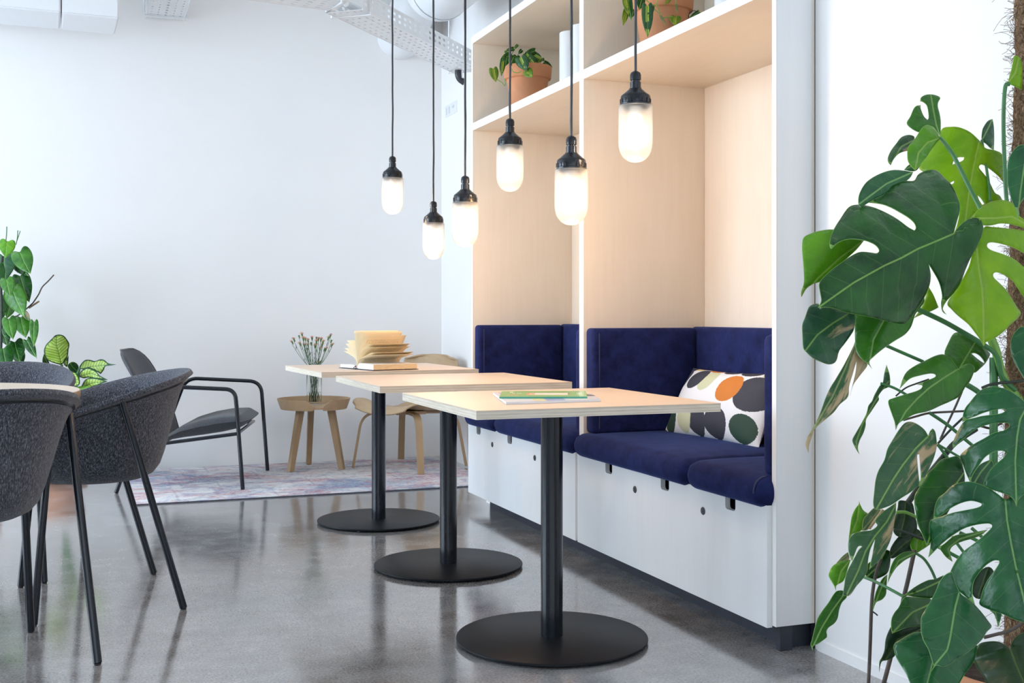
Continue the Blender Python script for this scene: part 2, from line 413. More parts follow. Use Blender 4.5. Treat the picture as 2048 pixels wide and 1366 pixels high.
# ================================================================ pendant lamps
m, t, b = nt('lamp_glass'); b.inputs['Base Color'].default_value = (1, .985, .96, 1); b.inputs['Roughness'].default_value = .42
b.inputs['Transmission Weight'].default_value = .92; b.inputs['IOR'].default_value = 1.25
m, t, b = nt('bulb_glow'); b.inputs['Base Color'].default_value = (1, .8, .55, 1)
b.inputs['Emission Color'].default_value = (1, .80, .58, 1); b.inputs['Emission Strength'].default_value = 30
def make_pendant():
    r = thing('pendant_lamp', 'x', 'lamp')
    seg = 72
    prof = [(0, .0), (.012, .0008), (.022, .004), (.032, .0105), (.040, .019), (.046, .031), (.0492, .044), (.05, .055), (.05, .10), (.05, .164), (.0485, .168), (.045, .170)]
    gl = finish('glass_shade', L(prof, seg, mod=lambda i, k: (.0006 if (k % 2 and i >= 7 and i < 10) else 0)), 'lamp_glass', r, angle=80)
    solid(gl, .0022, -1)
    cap = finish('cap', L([(.040, .160), (.0445, .166), (.0465, .1665), (.0465, .173), (.0445, .175), (.0445, .192), (.0425, .197), (.036, .202), (.024, .2125), (.0185, .2175), (.0185, .219), (0, .219)], 48), 'black_metal', r)
    for k in range(16):
        a = k/16*2*PI; bm = bmesh.new(); box(bm, .0435, .0462, -.0012, .0012, .1735, .187, bev=.0005)
        bmesh.ops.rotate(bm, verts=bm.verts, matrix=Matrix.Rotation(a, 3, 'Z')); finish('rib', bm, 'black_metal', cap)
    finish('cable_gland', L([(.0165, .217), (.0165, .237), (.0135, .238), (.0135, .242), (.0165, .243), (.0165, .258), (.014, .265), (.0075, .2695), (0, .2695)], 12), 'black_metal', r)
    finish('bulb', L([(0, .045), (.014, .048), (.024, .058), (.028, .074), (.026, .092), (.018, .112), (.013, .124), (.013, .135), (0, .135)], 24), 'bulb_glow', r)
    finish('socket', L([(0, .135), (.0165, .135), (.0165, .168), (0, .168)], 20), 'white_ceramic', r)
    return r
pp = make_pendant()
PL = [(785, 1.369, 5.208, 429, 312, 'leftmost of the six'), (867, 1.547, 5.14, 517, 404, 'hanging lowest, in front of the room corner'),
      (930.5, 1.375, 4.152, 492, 354, 'covering the left edge of the cabinet'), (1020, 1.497, 3.993, 381, 239, 'in front of the left alcove'),
      (1143, 1.399, 3.202, 450, 272, 'overlapping the divider between the alcoves'), (1271, 1.546, 3.064, 324, 143, 'highest and rightmost of the six')]
for i, (px, x, y, yb, yt, lab) in enumerate(PL):
    o = pp if i == 0 else copy_tree(pp)
    d = FW.x*x+FW.y*y; zb = EYE-(yb-HZ)*d/FPX; zt = EYE-(yt-HZ)*d/FPX
    o.location = (x, y, (zb+zt)/2-.1348); o['label'] = 'black pendant lamp with clear glass jar, '+lab; o['group'] = 'pendant lamps above the cafe tables'
    z0 = o.location.z
    # slightly wavy textile cord up to the ceiling
    pts = []; h = ZT-(z0+.268); n = 40
    for k in range(n+1):
        u = k/n; s = math.sin(PI*min(1, u*6))*0; w = .0022*noise.noise(Vector((i*9.1, u*h*7, 0)))*(1 if 0 < k < n else 0)
        pts.append((w, .0022*noise.noise(Vector((i*3.3, u*h*6, 5)))*(1 if 0 < k < n else 0), .267+u*h))
    me = finish('cord', T(pts, .0042, 8), 'dark_plastic', None); me.parent = o
    c = finish('ceiling_rose', L([(0, .267+h-.03), (.045, .267+h-.03), (.05, .267+h-.02), (.05, .267+h-.001), (0, .267+h-.001)], 24), 'black_metal', None); c.parent = o
    l = bpy.data.lights.new('bulb_light', 'POINT'); l.energy = 1.9; l.color = (1, .57, .27); l.shadow_soft_size = .03
    lo = bpy.data.objects.new('bulb_light', l); COL.objects.link(lo); lo.parent = o; lo.location = (0, 0, -.02)
# ================================================================ felt bucket chairs (local: +x is the way the chair faces)
def bucket_chair():
    r = thing('bucket_chair', 'x', 'chair')
    zr_pts = [(0, .800), (25, .793), (50, .770), (80, .732), (108, .694), (128, .660), (142, .590), (155, .492), (168, .458), (180, .452)]
    prof = [(0, .0, 0), (.06, .0, 0), (.11, .004, 0), (.145, .02, 0), (.172, .055, 0), (.190, .12, 0), (.205, .24, 0), (.222, .42, 0), (.240, .62, 0), (.256, .78, 0), (.270, .88, 0), (.288, .95, 0), (.302, .985, 0), (.310, 1.0, 0)]
    def zr(th):
        th = abs(th)
        return .655+.145*math.cos(math.radians(th*90/128)) if th < 120 else sinterp(th, [(120, .6692), (138, .600), (155, .492), (168, .470), (180, .466)])
    def pos(th, u):                       # th in degrees from the back, u in 0..1
        k = u*(len(prof)-1); i = min(int(k), len(prof)-2); w = k-i
        rad = prof[i][0]*(1-w)+prof[i+1][0]*w; fz = prof[i][1]*(1-w)+prof[i+1][1]*w
        fr = max(0, (abs(th)-125)/55)     # the front edge is pulled back a little and rounded down
        fr = fr*fr*(3-2*fr)
        a = math.radians(th); sx = 1-.13*fr
        x = -math.cos(a)*rad*sx; y = math.sin(a)*rad*(1.0-.04*fr)
        return Vector((x, y, .432+(zr(th)-.432)*fz))
    nu, nv = 96, 26
    bm = bmesh.new(); c = bm.verts.new(pos(0, 0)); g = []
    for j in range(1, nv+1): g.append([bm.verts.new(pos(-180+360*i/nu, j/nv)) for i in range(nu)])
    for i in range(nu): bm.faces.new((c, g[0][(i+1) % nu], g[0][i]))
    for A_, B_ in zip(g, g[1:]):
        for i in range(nu): bm.faces.new((A_[i], A_[(i+1) % nu], B_[(i+1) % nu], B_[i]))
    sh = finish('shell', bm, 'grey_felt', r, angle=80); m = sh.modifiers.new('s', 'SOLIDIFY'); m.thickness = .018; m.offset = -1
    m.use_rim = True
    bv = sh.modifiers.new('b', 'BEVEL'); bv.width = .007; bv.segments = 4; bv.limit_method = 'ANGLE'; bv.angle_limit = math.radians(50)
    # felt covered seat pad inside the bowl
    bm = bmesh.new(); lathe(bm, [(0, .474), (.12, .472), (.160, .467), (.176, .460), (.16, .454), (0, .452)], 48)
    for v in bm.verts:
        if v.co.x > 0: v.co.x *= 1.15
    finish('seat_pad', bm, 'grey_felt', r, angle=80)
    # black steel ring below the lip and four tapering legs hung from it
    ring = []
    for i in range(61):
        th = -128+256*i/60; p = pos(th, .80); a = math.radians(th); ring.append(p+Vector((-math.cos(a)*.016, math.sin(a)*.016, .002)))
    fl = []
    for (p) in ring: fl.append(p+Vector((0, 0, .012)))
    bm = T(ring, .0095, 10)
    finish('ring_frame', bm, 'black_metal', r)
    for (tx, ty, fx, fy) in ((-.035, .284, -.235, .290), (.165, .225, .233, .292), (-.035, -.284, -.235, -.290), (.165, -.225, .233, -.292)):
        th = math.degrees(math.atan2(ty, -tx)); zt = pos(th, .80).z
        q = pos(th, .80); a = math.radians(th); top = q+Vector((-math.cos(a)*.020, math.sin(a)*.020, .004))
        lg = finish('leg', T([top, (fx, fy, .006)], [.0115, .0125], 16), 'black_metal', r)
        finish('glide', L([(0, 0), (.009, 0), (.011, .006), (0, .006)], 14, (fx, fy, 0)), 'dark_plastic', lg)
    return r
bc = bucket_chair()
for i, (x, y, hx, hy, lab) in enumerate(((.068, 4.285, -.993, -.107, 'grey felt bucket chair on black legs, seen side on, right of the round table'),
                                        (-.309, 3.565, -.41, .91, 'grey felt bucket chair cut off by the left edge, its back to us'),
                                        (-.325, 4.90, -.30, -.95, 'grey felt bucket chair behind the round table, only its back rim visible'))):
    o = bc if i == 0 else copy_tree(bc)
    o.location = (x, y, 0); o.rotation_euler.z = math.atan2(hy, hx); o['label'] = lab; o['group'] = 'felt bucket chairs round the table'
# ---------------------------------------------------------------- round table
rt = thing('round_table', 'round pale laminate table at the left edge with bucket chairs around', 'table', (-.578, 4.194, 0))
finish('tabletop', L([(0, .712), (.582, .712), (.585, .715), (.585, .737), (.583, .739), (.583, .739), (.0, .739)], 128, (-.578, 4.194, 0)), 'oak_edge_top' if 'oak_edge_top' in MATS else 'table_laminate', rt)
finish('edge_band', L([(.5855, .713), (.5865, .715), (.5865, .736), (.5855, .738)], 128, (-.578, 4.194, 0)), 'oak_x', rt)
finish('column', L([(0, .014), (.035, .014), (.035, .71), (0, .71)], 32, (-.578, 4.194, 0)), 'black_metal', rt)
finish('base', L([(0, .0), (.29, .0), (.292, .012), (0, .014)], 64, (-.578, 4.194, 0)), 'black_powder', rt)
# ================================================================ lounge chair with tube arms
RN, FN, RF, FF_ = Vector((.197, 6.747, 0)), Vector((.865, 6.578, .010)), Vector((.422, 7.503, .010)), Vector((1.115, 7.315, .010))
lc = thing('lounge_chair', 'low charcoal fabric lounge chair with black tube arms on the rug', 'chair', (.65, 7.04, 0))
fwd = ((FN-RN)+(FF_-RF)).normalized(); fwd.z = 0; fwd.normalize(); sid = Vector((-fwd.y, fwd.x, 0))   # sid points to the far side
def near(px, py, off=0):      # a point in the vertical plane of the near frame
    n = sid; r = ray(px, py); k = (FN-EY).dot(n)/r.dot(n); return EY+r*k+n*off
def far(px, py, off=0):
    n = sid; r = ray(px, py); k = (FF_-EY).dot(n)/r.dot(n); return EY+r*k+n*off
for nm, fn, foot, pts, back in (('arm_frame', near, FN, [(474, 822), (470, 779), (345, 773.5), (309, 772)], RN), ('arm_frame', far, FF_, [(527, 833), (522, 763), (372, 756)], RF)):
    P = [foot+Vector((0, 0, .002))]+[fn(*p) for p in pts]+[Vector(back)+Vector((0, 0, .002))]
    finish(nm, T(arcpts(P, .075, 8), .0115, 14), 'black_metal', lc)
# seat pad: profile along the chair (pixels on the near side), swept across to the far side
SW = (FF_-FN).dot(sid)
def lp(px, py, off): return near(px, py, off)
inset = .035
def seat_pt(u, v):          # u along front..back 0..1, v across 0..1
    x = 505-(505-318)*(1-u) if False else 318+(494-318)*u
    ybot = 886-(886-862)*u
    return x, ybot
topn = [(318, 886), (330, 872), (360, 853), (400, 841), (440, 834), (475, 833), (494, 845)]
botn = [(318, 886), (340, 885), (380, 880), (420, 875), (460, 869), (480, 861), (494, 846)]
def pl(pts, u):
    k = u*(len(pts)-1); i = min(int(k), len(pts)-2); w = k-i
    return (pts[i][0]*(1-w)+pts[i+1][0]*w, pts[i][1]*(1-w)+pts[i+1][1]*w)
def seat_surf(top):
    def f(u, v):
        t_, b_ = pl(topn, u), pl(botn, u); e = (1-abs(2*v-1)**9)**.7
        rd = 1-.10*(abs(2*v-1)**5)
        y = (b_[1]*.42+t_[1]*.58)+((t_[1]-b_[1])*.42*e if top else (b_[1]-t_[1])*.58*e)
        x = 318+(t_[0]-318)*(.93+.07*(1-abs(2*v-1)**4))
        return near(x, y, inset+(SW-2*inset)*v)
    return f
bm = bmesh.new(); uvgrid(bm, seat_surf(True), 28, 22); uvgrid(bm, seat_surf(False), 28, 22)
bmesh.ops.remove_doubles(bm, verts=bm.verts, dist=.0012)
finish('seat', bm, 'charcoal_fabric', lc, angle=60)
# seat rails and cross tubes
finish('seat_rail', T([near(300, 891, .012), near(474, 868, .012)], .010, 12), 'black_metal', lc)
finish('seat_rail', T([near(300, 891, SW-.012), near(474, 868, SW-.012)], .010, 12), 'black_metal', lc)
finish('cross_rail', T([near(474, 868, 0), near(474, 868, SW)], .010, 12), 'black_metal', lc)
finish('cross_rail', T([near(302, 891, 0), near(302, 891, SW)], .010, 12), 'black_metal', lc)
# backrest: a slab leaning back from the rear of the seat
bb = near(312, 886, 0); H_b = .80
bw0, bw1 = .06, SW-.10
lean = (-fwd*.40+Vector((0, 0, .92))).normalized(); nrm = lean.cross(sid).normalized()
if nrm.dot(fwd) < 0: nrm = -nrm
def back_pt(u, v, s):     # u across, v up, s front(1) / rear(-1)
    Lb = .60; w = 1-.05*v
    uu = (u-.5)*w; vv = v*Lb
    # rounded upper corners
    if v > .74:
        k = (v-.74)/.26; uu *= (1-.28*k**2.4); vv -= .035*abs(2*u-1)**5*k**2
    curve = -.045*(2*u-1)**2*0+.03*math.sin(PI*v)
    th = .016*(1-abs(2*u-1)**10)*(1-abs(2*v-1)**14)
    return bb+sid*((bw0+bw1)/2+uu*(bw1-bw0))+lean*(vv-.03)+nrm*(s*th+curve-(.035*(1-(2*u-1)**2)))
bm = bmesh.new(); uvgrid(bm, lambda u, v: back_pt(u, v, 1), 20, 24); uvgrid(bm, lambda u, v: back_pt(u, v, -1), 20, 24)
bmesh.ops.remove_doubles(bm, verts=bm.verts, dist=.0008)
finish('backrest', bm, 'charcoal_fabric', lc, angle=60)
edge = [back_pt(0, v/12, 0) for v in range(13)]+[back_pt(u/8, 1, 0) for u in range(1, 9)]+[back_pt(1, 1-v/12, 0) for v in range(1, 13)]
finish('back_piping', T(edge, .005, 8), 'dark_plastic', lc)
# ================================================================ tripod tray table
TC = Vector((1.408, 7.32, 0))
tt = thing('tray_table', 'small round oak tray table with notched rim, holding the flower vase', 'table', (TC.x, TC.y, .01))
gap_a = math.atan2((onz(640, 815, .42)-TC).y, (onz(640, 815, .42)-TC).x)
def rimp(a, v, s):
    z = .392+.066*v; r_ = .208+.024*v+s
    return Vector((TC.x+r_*math.cos(a), TC.y+r_*math.sin(a), z))
bm = bmesh.new(); n = 110; ga = .15; gt = .36
def rv(i, v):
    u = i/n; g_ = ga+(gt-ga)*max(0, (v-.45)/.55); return gap_a+g_+(2*PI-2*g_)*u
for s in (0, -.008): uvgrid(bm, lambda u, v: rimp(rv(u*n, v), v, s), n, 8)
bm.verts.ensure_lookup_table(); W_ = n+1; off = W_*9
for j in range(8):
    for i_ in (0, n):
        bm.faces.new((bm.verts[j*W_+i_], bm.verts[(j+1)*W_+i_], bm.verts[off+(j+1)*W_+i_], bm.verts[off+j*W_+i_]))
for i in range(n):
    for j in (0, 8): bm.faces.new((bm.verts[j*W_+i], bm.verts[j*W_+i+1], bm.verts[off+j*W_+i+1], bm.verts[off+j*W_+i]))
finish('rim', bm, 'oak_x', tt, angle=40)
finish('tray', L([(0, .400), (.205, .400), (.207, .402), (.208, .412), (.206, .415), (0, .415)], 64, (TC.x, TC.y, 0)), 'oak_x', tt)
for (fx, fy) in ((1.240, 7.21), (1.415, 7.535), (1.566, 7.215)):
    f = Vector((fx, fy, .010)); dv = (f-TC); dv.z = 0; dn = dv.normalized(); pn = Vector((-dn.y, dn.x, 0))
    top = TC+dn*.115+Vector((0, 0, .401)); bm = bmesh.new()
    vs = []
    for c, (a_, b_) in ((top, (.0225, .019)), (f, (.0185, .0165))):
        for sx, sy in ((1, 1), (1, -1), (-1, -1), (-1, 1)): vs.append(bm.verts.new(c+dn*sx*a_+pn*sy*b_))
    for q in ((0, 1, 2, 3), (7, 6, 5, 4), (0, 4, 5, 1), (1, 5, 6, 2), (2, 6, 7, 3), (3, 7, 4, 0)): bm.faces.new([vs[k] for k in q])
    bmesh.ops.bevel(bm, geom=bm.edges[:], offset=.003, segments=2, affect='EDGES'); finish('leg', bm, 'oak', tt)
# ================================================================ bent plywood chair
PH = Vector((-.81, -.59, 0)).normalized(); PS = Vector((-PH.y, PH.x, 0))     # PS: towards the camera side
PC = Vector((1.992, 7.185, 0))
pc = thing('plywood_chair', 'moulded oak plywood chair behind the tables, beside the tray table', 'chair', (PC.x, PC.y, .01))
def pw(x, y, z): return PC+PH*x+PS*y+Vector((0, 0, z))
sprof = [(.285, .378), (.26, .399), (.20, .412), (.12, .408), (.04, .394), (-.04, .382), (-.12, .378), (-.175, .384), (-.21, .405), (-.235, .45), (-.25, .51), (-.268, .58), (-.285, .65), (-.298, .70), (-.306, .728)]
def shell_pt(u, v):      # u across -1..1 , v along 0..1
    k = v*(len(sprof)-1); i = min(int(k), len(sprof)-2); w = k-i
    x = sprof[i][0]*(1-w)+sprof[i+1][0]*w; z = sprof[i][1]*(1-w)+sprof[i+1][1]*w
    hw = sinterp(v, [(0, .20), (.12, .265), (.35, .265), (.5, .215), (.6, .165), (.68, .17), (.85, .228), (.95, .218), (1, .16)])
    seatw = max(0, 1-v/.5); backw = max(0, (v-.6)/.4)
    e = abs(u)**2.2
    z += .050*e*seatw**.5*(1 if v < .5 else 0)*math.sin(PI*min(1, v*2+.12)) - .012*(1-e)*seatw
    x += .075*e*backw
    if v > .9: z -= .022*abs(u)**3*(v-.9)/.1
    return pw(x, u*hw, z)
bm = bmesh.new(); uvgrid(bm, lambda u, v: shell_pt(2*u-1, v), 26, 56); o = finish('seat_shell', bm, 'oak_y', pc, angle=80); solid(o, .010, 0)
feet = [Vector((1.652, 7.277, .010)), Vector((1.971, 6.815, .010)), Vector((2.360, 7.106, .010)), Vector((2.053, 7.584, .010))]
def strip(bm, pts, wdir, w, th):
    pts = [Vector(p) for p in pts]; rings = []
    for i, p in enumerate(pts):
        d = (pts[min(i+1, len(pts)-1)]-pts[max(i-1, 0)]).normalized(); wd = (wdir-d*wdir.dot(d)).normalized(); nn = d.cross(wd)
        rings.append([bm.verts.new(p+wd*a*w/2+nn*b_*th/2) for a, b_ in ((1, 1), (1, -1), (-1, -1), (-1, 1))])
    for A_, B_ in zip(rings, rings[1:]):
        for k in range(4): bm.faces.new((A_[k], A_[(k+1) % 4], B_[(k+1) % 4], B_[k]))
    bm.faces.new(rings[0][::-1]); bm.faces.new(rings[-1]); bmesh.ops.bevel(bm, geom=[e for e in bm.edges if len(e.link_faces) == 2 and e.calc_face_angle(0) > 1.2], offset=.002, segments=1, affect='EDGES')
    return bm
for f in feet:
    c = Vector((PC.x, PC.y, 0)); dv = (f-c); dv.z = 0; dn = dv.normalized()
    zt = .362; kn = c+dn*(dv.length*.83)+Vector((0, 0, zt)); mid = c+dn*.02+Vector((0, 0, zt))
    pts = arcpts([mid, kn, f], .10, 9); wd = Vector((-dn.y, dn.x, 0))
    finish('leg', strip(bmesh.new(), pts, wd, .042, .016), 'oak', pc)
finish('under_block', B(PC.x-.10, PC.x+.10, PC.y-.08, PC.y+.08, .352, .374, bev=.006), 'oak_x', pc)
# ================================================================ glass vase with small carnations
m, t, b = nt('clear_glass'); b.inputs['Transmission Weight'].default_value = 1; b.inputs['Roughness'].default_value = .02; b.inputs['IOR'].default_value = 1.45; b.inputs['Base Color'].default_value = (.97, .99, .98, 1)
m, t, b = nt('water'); b.inputs['Transmission Weight'].default_value = 1; b.inputs['Roughness'].default_value = 0; b.inputs['IOR'].default_value = 1.33; b.inputs['Base Color'].default_value = (.95, .98, .95, 1)
plain('stem_green', (.05, .12, .045), .5, var=.3, nscale=20)
plain('bud_green', (.10, .20, .05), .5, var=.3, nscale=30)
plain('petal_peach', (.80, .48, .32), .6, var=.18, nscale=90)
plain('petal_pink', (.80, .40, .38), .6, var=.18, nscale=90)
VC = EY+ray(628.5, 700)*7.42; VC.z = .4155
va = thing('glass_vase', 'clear cylindrical glass vase of water standing on the oak tray table', 'vase', VC)
finish('glass', L([(0, .0), (.046, .0), (.0485, .002), (.049, .006), (.049, .250), (.0475, .2505), (.0465, .249), (.0465, .012), (0, .010)], 40, VC), 'clear_glass', va)
finish('water', L([(0, .0125), (.046, .0125), (.046, .075), (0, .075)], 32, VC), 'water', va)
heads = [(584, 684), (588, 679), (600, 688), (598, 672), (604, 669), (607, 677), (611, 678), (614, 697), (616, 681), (624, 676), (632, 690), (633, 675), (637, 678), (642, 679), (644, 690), (650, 697), (652, 698), (657, 676), (661, 671), (663, 681), (664, 690), (640, 697), (630, 692), (610, 700), (608, 690), (616, 690), (638, 725), (622, 686), (646, 684), (633, 683)]
random.seed(5)
for i, (hx, hy) in enumerate(heads):
    dd = 7.42+random.uniform(-.09, .09); hp = atd(hx, hy, dd); a = random.uniform(0, 2*PI); r0 = random.uniform(.005, .032)
    base = VC+Vector((r0*math.cos(a), r0*math.sin(a), .016)); out = (hp-VC); out.z = 0
    neck = VC+out*.33+Vector((0, 0, .245)); nl = Vector((neck.x-VC.x, neck.y-VC.y, 0))
    if nl.length > .040: neck = VC+nl.normalized()*.040+Vector((0, 0, .245))
    s = (hp-Vector((0, 0, .012)))
    pts = []
    for k in range(9):
        u = k/8
        if u < .5: w = u/.5; pts.append(base*(1-w)+neck*w)
        else: w = (u-.5)/.5; pts.append(neck*(1-w)+s*w+Vector((0, 0, -.012*math.sin(PI*w))))
    fl = thing('carnation', 'peach spray carnation among the bunch in the glass vase', 'flower', base, 'spray carnations in the vase')
    finish('stem', T(pts, .0013, 6), 'stem_green', fl)
    d = (s-pts[-2]).normalized(); bm = bmesh.new()
    lathe(bm, [(.0012, -.018), (.004, -.012), (.0052, -.004), (.006, .004), (0, .006)], 8)
    bmesh.ops.rotate(bm, verts=bm.verts, matrix=d.to_track_quat('Z', 'Y').to_matrix()); bmesh.ops.translate(bm, verts=bm.verts, vec=hp); finish('calyx', bm, 'bud_green', fl)
    if i % 4 != 3:
        bm = bmesh.new()
        for q in range(11):
            aa = q*2.4; tl = .25+.09*q; rr0 = .015 if i % 3 else .012
            c0 = hp+d*.003; w1 = Vector((math.cos(aa), math.sin(aa), 0)); w2 = Vector((-math.sin(aa), math.cos(aa), 0)); up = d
            p0 = c0; p1 = c0+(w1*math.sin(tl)+up*math.cos(tl))*rr0*.7-w2*.004; p2 = c0+(w1*math.sin(tl)+up*math.cos(tl))*rr0*.7+w2*.004; p3 = c0+(w1*math.sin(tl*1.3)+up*math.cos(tl*1.3))*rr0*1.15
            vs = [bm.verts.new(p) for p in (p0, p1, p3, p2)]; bm.faces.new(vs)
        pe = finish('petals', bm, 'petal_peach' if i % 3 else 'petal_pink', fl, smooth=False); solid(pe, .0005, 0)
    for q in range(4 if i % 2 else 3):
        u = random.uniform(.15, .92); k = u*8; ii = min(int(k), 7); p = pts[ii].lerp(pts[ii+1], k-ii); aa = random.uniform(0, 6.28); ln = random.uniform(.02, .045)
        o_ = Vector((math.cos(aa)*.35, math.sin(aa)*.35, .94 if u > .4 else .6)).normalized(); w2 = Vector((-math.sin(aa), math.cos(aa), 0))*.0022
        if u < .52: o_ = Vector((math.cos(aa)*.1, math.sin(aa)*.1, .99)); ln *= .6
        bm = bmesh.new(); vs = [bm.verts.new(x) for x in (p, p+o_*ln*.5+w2, p+o_*ln, p+o_*ln*.5-w2)]; bm.faces.new(vs)
        lf = finish('leaf', bm, 'stem_green', fl, smooth=False); solid(lf, .0005, 0)
# ================================================================ open book on the far table
m, t, b = nt('paper_print'); b.inputs['Roughness'].default_value = .8
at = N(t, 'ShaderNodeAttribute', attribute_name='uvp'); sp = N(t, 'ShaderNodeSeparateXYZ'); t.links.new(at.outputs[1], sp.inputs[0])
ln_ = mth(t, 'PINGPONG', mth(t, 'MULTIPLY', sp.outputs[0], 26), .5); nz = tnoise(t, at.outputs[1], 45, 2)
mk = mth(t, 'MULTIPLY', mth(t, 'GREATER_THAN', ln_, .30), mth(t, 'GREATER_THAN', nz, .46))
for s_, lo, hi in ((0, .13, .84), (1, .12, .88)):
    mk = mth(t, 'MULTIPLY', mk, mth(t, 'GREATER_THAN', sp.outputs[s_], lo)); mk = mth(t, 'MULTIPLY', mk, mth(t, 'LESS_THAN', sp.outputs[s_], hi))
t.links.new(mixc(t, mth(t, 'MULTIPLY', mk, .55), (.88, .74, .50), (.28, .22, .15)), b.inputs['Base Color'])
b.inputs['Subsurface Weight'].default_value = 0
m, t, b = nt('page_block'); b.inputs['Roughness'].default_value = .85
t.links.new(ramp(t, tnoise(t, coords(t, (1, 1, 30)), 40, 3), [(.35, (.70, .50, .28)), (.65, (.88, .68, .42))]), b.inputs['Base Color'])
plain('paper_white', (.86, .86, .86), .8, var=.03, nscale=40)
plain('book_cover', (.05, .045, .06), .5)
plain('ribbon_maroon', (.12, .02, .04), .6)
sv = (RT*.82+FW*.57).normalized(); wv_ = (RT*.57-FW*.82).normalized()
G0 = onz(713, 738.5, .741); SL, PWd = .225, .165
bk = thing('open_book', 'open hardback book with fanned cream pages on the farthest cafe table', 'book', (G0.x, G0.y, .7405))
def bp(w, s, z): return G0*1+wv_*w+sv*s+Vector((0, 0, z))
cv = bmesh.new()
uvgrid(cv, lambda u, v: bp((u*2-1)*(PWd+.006), -.004+v*(SL+.008), .0012+.004*math.exp(-((u*2-1)*9)**2)), 40, 2)
o = finish('cover', cv, 'book_cover', bk); solid(o, .002, 0)
def block(sg, hh):
    bm = bmesh.new()
    def top(u): return hh*min(1, (u/.16))**.6*(1-.10*u) if u < 1 else hh*.9
    us = [k/16 for k in range(17)]
    rows = []
    for s_ in (0, SL):
        rows.append(([bm.verts.new(bp(sg*(PWd*u+.002), s_, .0035)) for u in us], [bm.verts.new(bp(sg*(PWd*u*(.98)+.002), s_, .0035+.0005+top(u)-.0005)) for u in us]))
    for k in range(16):
        for (lo, hi) in rows: f = bm.faces.new((lo[k], lo[k+1], hi[k+1], hi[k])); f.material_index = 1
        bm.faces.new((rows[0][1][k], rows[0][1][k+1], rows[1][1][k+1], rows[1][1][k])); bm.faces.new((rows[0][0][k], rows[0][0][k+1], rows[1][0][k+1], rows[1][0][k]))
    f = bm.faces.new((rows[0][0][16], rows[0][1][16], rows[1][1][16], rows[1][0][16])); f.material_index = 2 if sg > 0 else 1
    return finish('page_block', bm, ['paper_white', 'paper_white', 'page_block'], bk, smooth=False)
block(1, .026); block(-1, .016)
def page(ang, bend, name='page', wd=PWd, s1=SL):
    bm = bmesh.new(); vals = {}
    a0 = math.radians(ang); cur = [(0.0, .012)]; a = math.radians(90)+(a0-math.radians(90))*.25; nseg = 14
    for k in range(nseg):
        u = (k+.5)/nseg; aa = math.radians(90)*(1-min(1, u*3))+a0*min(1, u*3)+bend*(u-.3)
        cur.append((cur[-1][0]+math.cos(aa)*wd/nseg, cur[-1][1]+math.sin(aa)*wd/nseg))
    def f(u, v):
        k = u*nseg; i = min(int(k), nseg-1); w = k-i
        x = cur[i][0]*(1-w)+cur[i+1][0]*w; z = cur[i][1]*(1-w)+cur[i+1][1]*w
        return bp(x, .002+v*(s1-.004), max(z, .003))
    g = uvgrid(bm, f, nseg, 6); uv = []
    idx = {}
    for j, row in enumerate(g):
        for i, v in enumerate(row): idx[v] = (i/nseg, j/6, 0)
    bm.verts.index_update(); vals = [idx[v] for v in bm.verts]
    o = finish(name, bm, 'paper_print', bk, angle=80)
    at_ = o.data.attributes.new('uvp', 'FLOAT_VECTOR', 'POINT')
    for i, v in enumerate(vals): at_.data[i].vector = v
    solid(o, .0003, 0); return o
for a_, b_ in ((103, -.1), (99, -.1), (95, -.15), (82, -.35), (66, -.5), (47, -.8), (41, -.85), (13, .1), (10, .0), (132, .45), (143, .35), (155, .25), (163, .15)): page(a_, b_)
finish('ribbon', T([bp(.004, -.006, .008), bp(.0, -.003, .016), bp(-.008, -.012, .006)], .002, 6), 'ribbon_maroon', bk)
# ================================================================ two magazines on the nearest table
def vcmat(name, rough=.4, coat=0):
    m, t, b = nt(name); a = N(t, 'ShaderNodeAttribute', attribute_name='col'); t.links.new(a.outputs[0], b.inputs['Base Color']); b.inputs['Roughness'].default_value = rough; b.inputs['Coat Weight'].default_value = coat
vcmat('printed_cover', .28, .2)
def setcol(o, fn):
    at_ = o.data.attributes.new('col', 'FLOAT_COLOR', 'CORNER'); me = o.data
    for p in me.polygons:
        c = fn(p)
        for li in p.loop_indices: at_.data[li].color = (*c, 1)
def quadmap(q, u, v): return (q[0]*(1-u)+q[1]*u)*(1-v)+(q[3]*(1-u)+q[2]*u)*v
def magazine(label, qpx, z0, th, colf, nu, nv, spine):
    q = [onz(x, y, z0+th) for x, y in qpx]      # front-left, front-right, back-right, back-left
    c = sum(q, Vector())/4; r = thing('magazine', label, 'magazine', (c.x, c.y, z0), None)
    bm = bmesh.new(); g = uvgrid(bm, lambda u, v: quadmap(q, u, v), nu, nv)
    bm.faces.ensure_lookup_table()
    o = finish('front_cover', bm, 'printed_cover', r, smooth=False)
    setcol(o, lambda p: colf(((p.index % nu)+.5)/nu, ((p.index//nu)+.5)/nv)); solid(o, .0004, 0)
    bm = bmesh.new(); lo = [bm.verts.new(Vector((p.x, p.y, z0+.0003))) for p in q]; hi = [bm.verts.new(Vector((p.x, p.y, z0+th-.0006))) for p in q]
    bm.faces.new(lo[::-1]); bm.faces.new(hi)
    for k in range(4): bm.faces.new((lo[k], lo[(k+1) % 4], hi[(k+1) % 4], hi[k]))
    finish('pages', bm, 'paper_white', r, smooth=False)
    bm = bmesh.new(); a, b_ = q[0], q[1]; d = Vector((a.y-b_.y, b_.x-a.x, 0)).normalized()*.0006
    if d.dot(FW) > 0: d = -d
    vs = [bm.verts.new(x) for x in (Vector((a.x, a.y, z0))+d, Vector((b_.x, b_.y, z0))+d, Vector((b_.x, b_.y, z0+th))+d, Vector((a.x, a.y, z0+th))+d)]
    bm.faces.new(vs); o = finish('spine', bm, spine, r, smooth=False); solid(o, .0004, 0)
    return r
